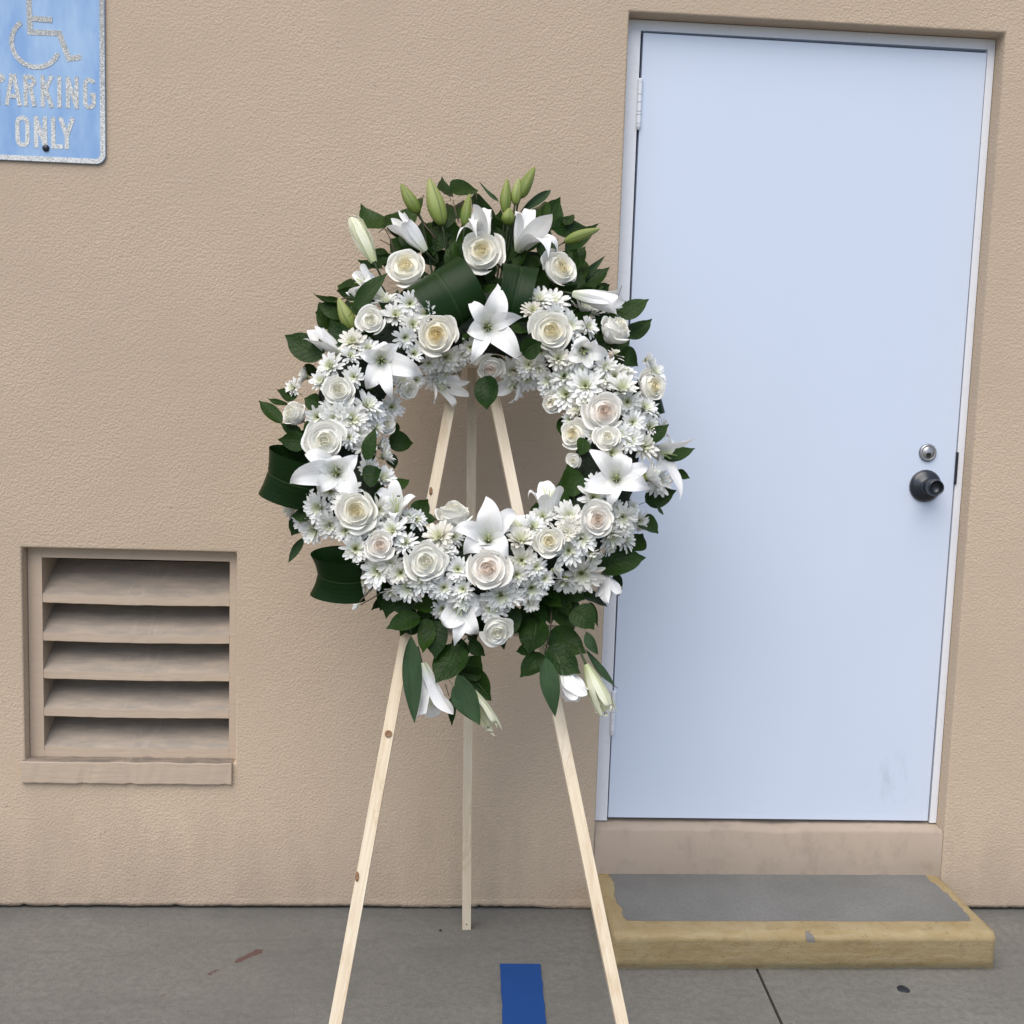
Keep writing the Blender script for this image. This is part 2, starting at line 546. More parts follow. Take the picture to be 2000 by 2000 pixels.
def mum_mat():
    N = NT('chrysanthemum_petal')
    o = N.obj()
    x, y, z = N.xyz(o)
    r = N.math('SQRT', N.math('ADD', N.math('MULTIPLY', x, x), N.math('MULTIPLY', y, y)))
    rnd = N.n('ObjectInfo').outputs['Random']
    wh = N.ramp(rnd, [(0.0, (0.92, 0.925, 0.91)), (0.6, (0.88, 0.885, 0.865)), (0.9, (0.87, 0.86, 0.81)), (1.0, (0.83, 0.80, 0.72))])
    c = N.mix(N.ramp(r, [(0.14, 0.75), (0.42, 0.0)]), wh, (0.62, 0.66, 0.38))
    c = N.mix(N.ramp(N.noise(o, 6, 3), [(0.6, 0.0), (0.85, 0.25)]), c, (0.68, 0.63, 0.55))
    petal_shader(N, c, None, 0.3, 0.6)
    return N.m
M_MUM = mum_mat()
M_MUMC = simple('chrysanthemum_centre', (0.47, 0.5, 0.15), 0.7, nscale=9, var=0.45, bump=0.8, bd=0.08)

def leaf_mat(name, colA, colB, mode, rough=0.38):
    N = NT(name)
    info = N.n('ObjectInfo')
    uvn = N.n('UVMap')
    u, v, _ = N.xyz(uvn.outputs[0])      # u across -1..1, v along 0..1
    au = N.math('ABSOLUTE', u)
    o = N.obj()
    c = N.mix(info.outputs['Random'], colA, colB)
    c = N.mix(N.ramp(N.noise(o, 3.5, 3), [(0.35, 0.0), (0.7, 0.4)]), c, tuple(k * 1.5 for k in colB))
    if mode == 'pinnate':
        ph = N.math('SUBTRACT', N.math('MULTIPLY', v, 7.0), N.math('MULTIPLY', au, 1.5))
        w = N.math('ABSOLUTE', N.math('SINE', N.math('MULTIPLY', ph, pi)))
        vein = N.ramp(w, [(0.0, 1.0), (0.16, 0.0)])
        mid = N.ramp(au, [(0.015, 1.0), (0.06, 0.0)])
        vn = N.math('MAXIMUM', N.math('MULTIPLY', vein, 0.4), mid)
        h = N.math('SUBTRACT', N.math('MULTIPLY', N.noise(o, 14, 3), 0.5), vn)
        nb = N.bump(h, 0.4, 0.01)
        c = N.mix(N.math('MULTIPLY', vn, 0.28), c, (0.04, 0.075, 0.025))
    else:
        w = N.math('SINE', N.math('MULTIPLY', u, 30.0 if mode == 'rib' else 16.0))
        fine = N.noise(mapping(N, uvn.outputs[0], (30, 1.2, 1)), 1.6, 4, 0.7)
        mid = N.ramp(au, [(0.015, 1.0), (0.045, 0.0)])
        h = N.math('ADD', N.math('MULTIPLY', w, 0.06), N.math('MULTIPLY', fine, 0.6))
        h = N.math('SUBTRACT', h, mid)
        nb = N.bump(h, 0.35, 0.003 if mode == 'rib' else 0.01)
        c = N.mix(N.ramp(fine, [(0.5, 0.0), (0.8, 0.3)]), c, tuple(k * 1.7 for k in colB))
        c = N.mix(N.math('MULTIPLY', mid, 0.35), c, (0.05, 0.085, 0.03))
    b = N.n('BsdfPrincipled')
    N.setv(b.inputs['Base Color'], c)
    b.inputs['Roughness'].default_value = rough
    b.inputs['Specular IOR Level'].default_value = 0.14
    N.l(nb, b.inputs['Normal'])
    t = N.n('BsdfTranslucent')
    N.setv(t.inputs['Color'], tuple(k * 1.4 for k in colB))
    mx = N.n('MixShader')
    mx.inputs[0].default_value = 0.12
    N.l(b.outputs[0], mx.inputs[1])
    N.l(t.outputs[0], mx.inputs[2])
    N.l(mx.outputs[0], N.out.inputs['Surface'])
    return N.m
M_LEAF = leaf_mat('salal_leaf', (0.005, 0.019, 0.003), (0.019, 0.045, 0.006), 'pinnate', 0.32)
M_LILYLEAF = leaf_mat('lily_leaf', (0.022, 0.046, 0.021), (0.03, 0.06, 0.025), 'par', 0.5)
M_RIB = leaf_mat('aspidistra_leaf', (0.004, 0.016, 0.003), (0.008, 0.025, 0.005), 'rib', 0.28)
M_STEM = simple('green_stem', (0.025, 0.04, 0.012), 0.55, nscale=30)
M_TWIG = simple('brown_twig', (0.085, 0.06, 0.04), 0.7, nscale=40)
M_FOAM = simple('wet_foam_base', (0.01, 0.018, 0.009), 0.9, nscale=90, var=0.5, bump=0.8, bd=0.01)
# ================================================================== SETTING
random.seed(11)
# ---- concrete paving: two pours with a sawn joint between them
def jx(y): return 0.3426 + 0.0493 * y
bm = bmesh.new()
gw, gd = 0.0035, 0.02
Y0, Y1 = 0.6, -60.0
def quad(*ps):
    bm.faces.new([bm.verts.new(p) for p in ps])
quad((-60, Y1, 0), (jx(Y1) - gw, Y1, 0), (jx(Y0) - gw, Y0, 0), (-60, Y0, 0))
quad((jx(Y1) + gw, Y1, 0), (60, Y1, 0), (60, Y0, 0), (jx(Y0) + gw, Y0, 0))
quad((jx(Y1) - gw, Y1, 0), (jx(Y1) - gw, Y1, -gd), (jx(Y0) - gw, Y0, -gd), (jx(Y0) - gw, Y0, 0))
quad((jx(Y1) + gw, Y1, -gd), (jx(Y1) + gw, Y1, 0), (jx(Y0) + gw, Y0, 0), (jx(Y0) + gw, Y0, -gd))
quad((jx(Y1) - gw, Y1, -gd), (jx(Y1) + gw, Y1, -gd), (jx(Y0) + gw, Y0, -gd), (jx(Y0) - gw, Y0, -gd))
tag(put('pavement', bm_mesh('pavement', bm, M_GROUND)), kind='structure')

# ---- blue stall line painted on the pavement
v, f = [], []
ys = [-0.288 - 0.03 * i for i in range(60)] + [-6.0]
for i, y in enumerate(ys):
    j = random.uniform(-0.0012, 0.0012)
    j2 = random.uniform(-0.0012, 0.0012)
    xl, xr = -0.314 + 0.02 * (y + 0.29) + j, -0.2135 + 0.03 * (y + 0.29) + j2
    y2 = y + (random.uniform(-0.002, 0.002) if i else 0)
    v += [(xl, y2, 0.0), (xl, y2, 0.004), (xr, y2 - 0.001, 0.004), (xr, y2 - 0.001, 0.0)]
    if i:
        a = 4 * i - 4
        for k in range(3):
            f.append((a + k, a + k + 1, a + k + 5, a + k + 4))
f.append((0, 3, 2, 1))
tag(put('blue_stall_line', mk_mesh('blue_stall_line', v, f, M_BLUE, False)), kind='structure')

# ---- the building: stucco wall with a door bay and a louvred vent let into it
bld = empty('building', (0, 0, 0))
tag(bld, 'tan stucco building wall with a white door and louvred vent', 'building')
DX0, DX1, DZ1 = -0.045, 0.94, 2.380
VX0, VX1, VZ0, VZ1 = -1.566, -1.019, 0.404, 0.973
FL = 0.03
bm = bmesh.new()
cut_x = [-9.0, VX0, VX1, DX0, DX1, 8.0]
cut_z = [FL, VZ0, VZ1, DZ1, 5.0]
V = {}
def gv(x, z):
    k = (round(x, 4), round(z, 4))
    if k not in V:
        V[k] = bm.verts.new((x, 0, z))
    return V[k]
for i in range(5):
    for j in range(4):
        x0, x1, z0, z1 = cut_x[i], cut_x[i + 1], cut_z[j], cut_z[j + 1]
        if i == 1 and j == 1: continue
        if i == 3 and j < 3: continue
        bm.faces.new([gv(x0, z0), gv(x1, z0), gv(x1, z1), gv(x0, z1)])
def reveal(pts, d):
    back = [bm.verts.new((p[0], d, p[1])) for p in pts]
    fr = [gv(*p) for p in pts]
    for k in range(len(pts) - 1):
        try:
            bm.faces.new([fr[k], fr[k + 1], back[k + 1], back[k]])
        except ValueError:
            pass
reveal([(VX0, VZ0), (VX0, VZ1), (VX1, VZ1), (VX1, VZ0), (VX0, VZ0)], 0.2)
reveal([(DX0, FL), (DX0, VZ0), (DX0, VZ1), (DX0, DZ1), (DX1, DZ1), (DX1, VZ1), (DX1, VZ0), (DX1, FL)], 0.2)
bmesh.ops.remove_doubles(bm, verts=bm.verts, dist=0.0001)
bmesh.ops.recalc_face_normals(bm, faces=bm.faces)
bev(bm, 0.006, 3, 60)
wall = put('wall', bm_mesh('wall', bm, M_STUCCO, True), bld)
# ragged foot of the stucco coat, a few millimetres clear of the paving
v, f = [], []
def foot_strip(x0, x1):
    n = max(2, int((x1 - x0) / (0.012 if x0 > -2.6 and x1 < 2.2 else 0.2)))
    b0 = len(v)
    zz = 0.004
    for i in range(n + 1):
        x = x0 + (x1 - x0) * i / n
        zz = min(0.009, max(0.002, zz + random.uniform(-0.0016, 0.0016)))
        zz += 0.004 if random.random() < 0.04 else 0
        yo = -0.001 + random.uniform(-0.0012, 0.0012)
        v.extend([(x, 0, FL), (x, yo, 0.4 * FL + 0.6 * zz), (x, yo + 0.001, zz), (x, 0.05, zz + 0.002)])
        if i:
            a = b0 + 4 * (i - 1)
            for k in range(3):
                f.append((a + k, a + k + 1, a + 5 + k, a + 4 + k))
for a, b in ((-9, -2.5), (-2.5, DX0), (DX1, 2.1), (2.1, 8)):
    foot_strip(a, b)
put('stucco_foot', mk_mesh('stucco_foot', v, f, M_STUCCO), bld)

# smooth rendered riser below the door, its top a shallow ledge
bm = bmesh.new()
nx = 60
vt = []
for i in range(nx + 1):
    x = DX0 + 0.001 + (DX1 - DX0 - 0.002) * i / nx
    dz = random.uniform(-0.002, 0.0015) - (0.006 * exp(-((x - 0.47) / 0.05) ** 2))
    dy = random.uniform(-0.0012, 0.0012)
    vt.append([bm.verts.new((x, 0.006, 0.0)), bm.verts.new((x, 0.004 + dy, 0.12)), bm.verts.new((x, 0.007 + dy, 0.222 + dz)),
               bm.verts.new((x, 0.014 + dy, 0.231 + dz)), bm.verts.new((x, 0.2, 0.235))])
for i in range(nx):
    for k in range(4):
        bm.faces.new([vt[i][k], vt[i + 1][k], vt[i + 1][k + 1], vt[i][k + 1]])
put('door_riser', bm_mesh('door_riser', bm, M_RISER, True), bld)

# ---- door frame
bm = bmesh.new()
FY = 0.047
box(bm, DX0 + 0.003, -0.006, FY, 0.19, 0.236, 2.352)            # hinge jamb
box(bm, 0.9185, DX1 - 0.002, FY, 0.19, 0.236, 2.352)             # latch jamb
box(bm, DX0 + 0.003, DX1 - 0.002, FY + 0.0005, 0.19, 2.352, DZ1 - 0.002)  # head
box(bm, -0.0062, 0.012, 0.10, 0.188, 0.238, 2.3525)              # stops
box(bm, 0.904, 0.9187, 0.10, 0.188, 0.238, 2.3525)
box(bm, 0.012, 0.904, 0.10, 0.188, 2.335, 2.3525)
bev(bm, 0.0025, 2)
put('door_frame', bm_mesh('door_frame', bm, M_FRAME), bld)
# ---- door leaf
bm = bmesh.new()
box(bm, 0.0012, 0.9160, FY - 0.001, FY + 0.043, 0.246, 2.3455)
for vv in bm.verts:                       # the leaf hangs a touch out of true
    vv.co.x -= 0.0042 * (2.3455 - vv.co.z) / 2.1
    vv.co.z -= 0.0035 * vv.co.x
bev(bm, 0.003, 2)
door = put('door', bm_mesh('door', bm, M_DOOR), bld)
door['label'] = 'plain white door, slightly scuffed low down near the latch side'
# dark sheet behind the leaf, standing in for shade in its gaps
box_obj('gap_backing', -0.0061, 0.9186, 0.093, 0.0985, 0.2365, 2.3515, M_DARK, bld, 0)
# hinges
def hinge_mesh():
    bm = bmesh.new()
    segs = [0.0, 0.022, 0.024, 0.030, 0.032, 0.053, 0.055, 0.073, 0.075, 0.106]
    for a, b in ((0, .021), (.0225, .029), (.0305, .052), (.0535, .072), (.0735, .104)):
        pr = [(0.0001, a), (0.0056, a), (0.0062, a + 0.0008), (0.0062, b - 0.0008), (0.0056, b), (0.0001, b)]
        vv, ff = lathe(pr, 18, False)
        o = [bm.verts.new(p) for p in vv]
        for q in ff:
            bm.faces.new([o[i] for i in q])
    for pr in ([(0.0052, 0.1035), (0.0065, 0.1045), (0.0066, 0.111), (0.0052, 0.1132), (0.0001, 0.1136)], [(0.0001, -0.0165), (0.0022, -0.0155), (0.0056, -0.009), (0.0064, -0.003), (0.0064, -0.0012), (0.0001, -0.0012)], [(0.004, -0.001), (0.004, 0.105)]):
        vv, ff = lathe(pr, 18, False)
        o = [bm.verts.new(p) for p in vv]
        for q in ff:
            bm.faces.new([o[i] for i in q])
    bmesh.ops.recalc_face_normals(bm, faces=bm.faces)
    me = bm_mesh('hinge', bm, M_FRAME, False)
    return me
hm = hinge_mesh()
for z in (2.117, 1.30, 0.494):
    put('hinge', hm, door, (-0.0025, FY - 0.005, z))
# dead bolt
def facing_front(name, prof, mat, x, z, y, parent, n=40, smooth=True):
    vv, ff = lathe(prof, n)
    vv = [(px, -pz, py) for px, py, pz in vv]
    return put(name, mk_mesh(name, vv, ff, mat, smooth), parent, (x, y, z))
fy = FY - 0.001
db = facing_front('dead_bolt', [(0.0232, 0.0), (0.0238, 0.003), (0.0225, 0.0062), (0.0178, 0.0072), (0.0172, 0.0058), (0.0168, 0.0068), (0.0001, 0.0072)], M_BOLT, 0.834, 1.286, fy, door)
facing_front('key_hole', [(0.0065, 0.0), (0.0065, 0.0016), (0.0045, 0.0014), (0.0001, 0.0004)], M_DARK, 0, -0.0058, -0.0071, db)
facing_front('scallop_ring', [(0.0246, 0.0), (0.0246, 0.0022), (0.0232, 0.0028)], M_KNOB, 0, 0, -0.0001, db, 14, False)
# knob: broad rose, neck and a hollow barrel
kb = facing_front('door_knob', [(0.0435, 0.0), (0.044, 0.004), (0.0425, 0.008), (0.034, 0.014), (0.023, 0.018), (0.0195, 0.021), (0.0185, 0.034), (0.0225, 0.046), (0.0228, 0.062), (0.0205, 0.07), (0.0185, 0.0705), (0.0172, 0.066), (0.0160, 0.054), (0.0001, 0.0535)], M_KNOB, 0.8335, 1.195, fy, door, 48)
facing_front('rose_rim', [(0.0455, 0.0), (0.0455, 0.0018), (0.0435, 0.0024)], M_BOLT, 0, 0, -0.0001, kb, 20, False)
box_obj('strike_plate', 0.9135, 0.9205, FY - 0.0045, FY + 0.01, 1.202, 1.290, M_STEEL, door, 0.0015)

# ---- louvred vent
bm = bmesh.new()
VY = 0.034
ix0, ix1, iz0, iz1 = -1.528, -1.043, 0.435, 0.943
for b in ((VX0 + 0.002, ix0, VY, 0.16, VZ0 + 0.001, VZ1 - 0.002), (ix1, VX1 - 0.002, VY + 0.001, 0.16, VZ0 + 0.001, VZ1 - 0.002), (ix0, ix1, VY + 0.0005, 0.16, iz1, VZ1 - 0.0025), (ix0, ix1, VY + 0.0005, 0.16, VZ0 + 0.0015, iz0 - 0.012)):
    box(bm, *b)
bev(bm, 0.0025, 2)
vent = put('vent', bm_mesh('vent', bm, M_VENT), bld)
vent['label'] = 'square louvred vent painted the same tan'
def slat_mesh(seed):
    rr = random.Random(seed)
    # section (y,z): front lip, sloping top, back, sloping underside
    sec = [(0.0, 0.0), (0.0, 0.021), (0.004, 0.0245), (0.04, 0.050), (0.115, 0.100), (0.12, 0.100), (0.12, 0.085), (0.04, 0.028), (0.010, -0.002), (0.003, -0.002)]
    n = 24
    vv, ff = [], []
    for i in range(n + 1):
        x = ix0 + 0.0005 + (ix1 - ix0 - 0.001) * i / n
        sag = -0.0025 * sin(pi * i / n) + rr.uniform(-0.0005, 0.0005)
        for y, z in sec:
            vv.append((x, VY + 0.001 + y + rr.uniform(-0.0003, 0.0003), z + sag))
    m = len(sec)
    for i in range(n):
        for k in range(m):
            a, b = i * m + k, i * m + (k + 1) % m
            ff.append((a, b, b + m, a + m))
    return mk_mesh('slat', vv, ff, M_VENT, False)
for k, z in enumerate((0.824, 0.722, 0.620, 0.518, 0.413)):
    put('slat', slat_mesh(k), vent, (0, 0, z))
box_obj('vent_back', ix0 - 0.02, ix1 + 0.02, 0.165, 0.17, VZ0, VZ1, M_DARK, vent, 0)  # dark panel standing in for the unlit interior
bm = bmesh.new()
box(bm, -1.573, -1.026, -0.011, 0.033, 0.349, 0.4085)
bmesh.ops.subdivide_edges(bm, edges=[e for e in bm.edges if abs(e.verts[0].co.x - e.verts[1].co.x) > 0.3], cuts=30)
for vv in bm.verts:
    vv.co.z += random.uniform(-0.0012, 0.0012)
    vv.co.y += random.uniform(-0.0006, 0.0006) if vv.co.y < 0 else 0
bev(bm, 0.003, 2, 50)
put('sill', bm_mesh('sill', bm, M_VENT), vent)

# ---- concrete step at the door
bm = bmesh.new()
SX0, SX1, SF, SH = -0.042, 0.935, -0.318, 0.101
nx, ny, nz = 96, 32, 10
def nz3(x, y, z, s):
    from mathutils import noise
    return noise.noise(Vector((x, y, z)) * s)
def sp(x, y, z):
    # battered front and a lip of mortar along the foot
    t = z / SH
    yy = y
    if y < SF + 0.001:
        yy = SF - 0.010 * t + (0.010 * exp(-(z / 0.012) ** 2))
    xx = x
    amp = 0.004
    q = Vector((nz3(x, y, z, 14), nz3(x + 7, y, z, 14), nz3(x, y + 9, z, 14))) * amp * 0.5 + Vector((nz3(x, y, z, 60), nz3(x + 3, y, z, 60), nz3(x, y + 5, z, 60))) * amp * 0.25
    if z > SH - 0.0005:
        q.z *= 0.35
    p = Vector((xx, yy, z)) + q
    if z < 0.0005: p.z = 0.0
    # knocked-off vertical corners
    return p
def rnd_edge(x, y, z):
    """round the arrises"""
    r = 0.014
    dx = max(SX0 + r - x, x - (SX1 - r), 0)
    dy = max(SF + r - y, 0)
    dz = max(z - (SH - r), 0)
    d = sqrt(dx * dx + dy * dy + dz * dz)
    if d > r:
        k = r / d
        cx = min(max(x, SX0 + r), SX1 - r); cy = max(y, SF + r); cz = min(z, SH - r)
        return cx + (x - cx) * k, cy + (y - cy) * k, cz + (z - cz) * k
    return x, y, z
def patch(fn, n, m):
    g = [[bm.verts.new(sp(*rnd_edge(*fn(i / n, j / m)))) for j in range(m + 1)] for i in range(n + 1)]
    for i in range(n):
        for j in range(m):
            bm.faces.new([g[i][j], g[i + 1][j], g[i + 1][j + 1], g[i][j + 1]])
SB = 0.004
patch(lambda a, b: (SX0 + (SX1 - SX0) * a, SF + (SB - SF) * b, SH), nx, ny)
patch(lambda a, b: (SX0 + (SX1 - SX0) * a, SF, SH * b), nx, nz)
patch(lambda a, b: (SX0, SB + (SF - SB) * a, SH * b), ny, nz)
patch(lambda a, b: (SX1, SF + (SB - SF) * a, SH * b), ny, nz)
bmesh.ops.remove_doubles(bm, verts=bm.verts, dist=0.0006)
bmesh.ops.recalc_face_normals(bm, faces=bm.faces)
st = put('concrete_step', bm_mesh('concrete_step', bm, M_STEP, True))
tag(st, 'low grey concrete step with worn yellow painted edges below the white door', 'step')

# ---- gum spot and a scrap of grit on the pavement
def blob(name, x, y, rx, ry, h, mat, seed):
    rr = random.Random(seed)
    n = 18
    ph = [rr.uniform(0, 6.28) for _ in range(4)]
    vv, ff = [(0, 0, h)], []
    for k, (s, z) in enumerate(((0.6, h * 0.95), (0.9, h * 0.6), (1.0, 0.0))):
        for i in range(n):
            a = 2 * pi * i / n
            q = 1 + 0.08 * sin(2 * a + ph[0]) + 0.06 * sin(3 * a + ph[1]) + 0.04 * sin(5 * a + ph[2])
            vv.append((rx * s * q * cos(a), ry * s * q * sin(a), z))
    for i in range(n):
        ff.append((0, 1 + i, 1 + (i + 1) % n))
        for k in range(2):
            a, b = 1 + k * n + i, 1 + k * n + (i + 1) % n
            ff.append((a, a + n, b + n, b))
    return put(name, mk_mesh(name, vv, ff, mat), None, (x, y, 0))
tag(blob('gum_spot', 0.661, -0.400, 0.014, 0.018, 0.0025, M_GUM, 3), 'flattened black gum spot on the concrete in front of the step', 'gum')
tag(blob('leaf_scrap', -0.462, -0.118, 0.004, 0.005, 0.003, M_GUM, 5), 'tiny dark scrap on the pavement beside the rear easel foot', 'debris')
# ================================================================== measured layout (mm in the wreath plane; metres for the easel)
ROSES=[(-163, 404, 40, 46, -0.16, 0.02, 0.99, 1), (5, 453, 40, 50, -0.05, -0.11, 0.99, 1), (183, 416, 40, 43, 0.45, 0.01, 0.89, 1), (-231, 236, 100, 31, -0.05, -0.17, 0.98, 0), (-89, 214, 87, 44, -0.16, -0.3, 0.94, 3), (156, 223, 106, 45, 0.06, -0.24, 0.97, 1), (309, 266, 40, 38, 0.43, 0.45, 0.78, 10), (-290, 67, 108, 33, -0.01, -0.21, 0.98, 0), (-388, 37, 40, 29, -0.56, 0.19, 0.8, 10), (-194, 27, 31, 22, 0.51, -0.21, 0.84, 0), (-150, 105, 40, 23, 0.44, -0.52, 0.73, 0), (-311, -46, 105, 42, 0.0, -0.22, 0.98, 0), (-240, -195, 106, 41, -0.02, -0.27, 0.96, 1), (-190, -266, 102, 30, -0.03, -0.26, 0.97, 2), (-98, -299, 105, 40, 0.03, -0.25, 0.97, 0), (27, -311, 106, 43, -0.04, -0.13, 0.99, 2), (-43, -176, 23, 39, 0.03, 0.69, 0.72, 10), (269, 37, 106, 41, -0.04, -0.22, 0.98, 2), (274, -21, 107, 28, -0.11, -0.01, 0.99, 0), (211, 2, 65, 31, -0.59, -0.18, 0.78, 1), (167, 86, 40, 24, -0.45, -0.5, 0.74, 1), (386, 131, 40, 37, 0.53, -0.16, 0.83, 1), (248, -201, 104, 35, 0.08, -0.24, 0.97, 2), (150, -251, 108, 31, -0.08, -0.21, 0.97, 1), (48, -426, 60, 32, 0.09, -0.6, 0.79, 0), (208, -62, 73, 17, -0.52, -0.29, 0.8, 0), (29, 164, 40, 30, -0.02, -0.79, 0.62, 2)]
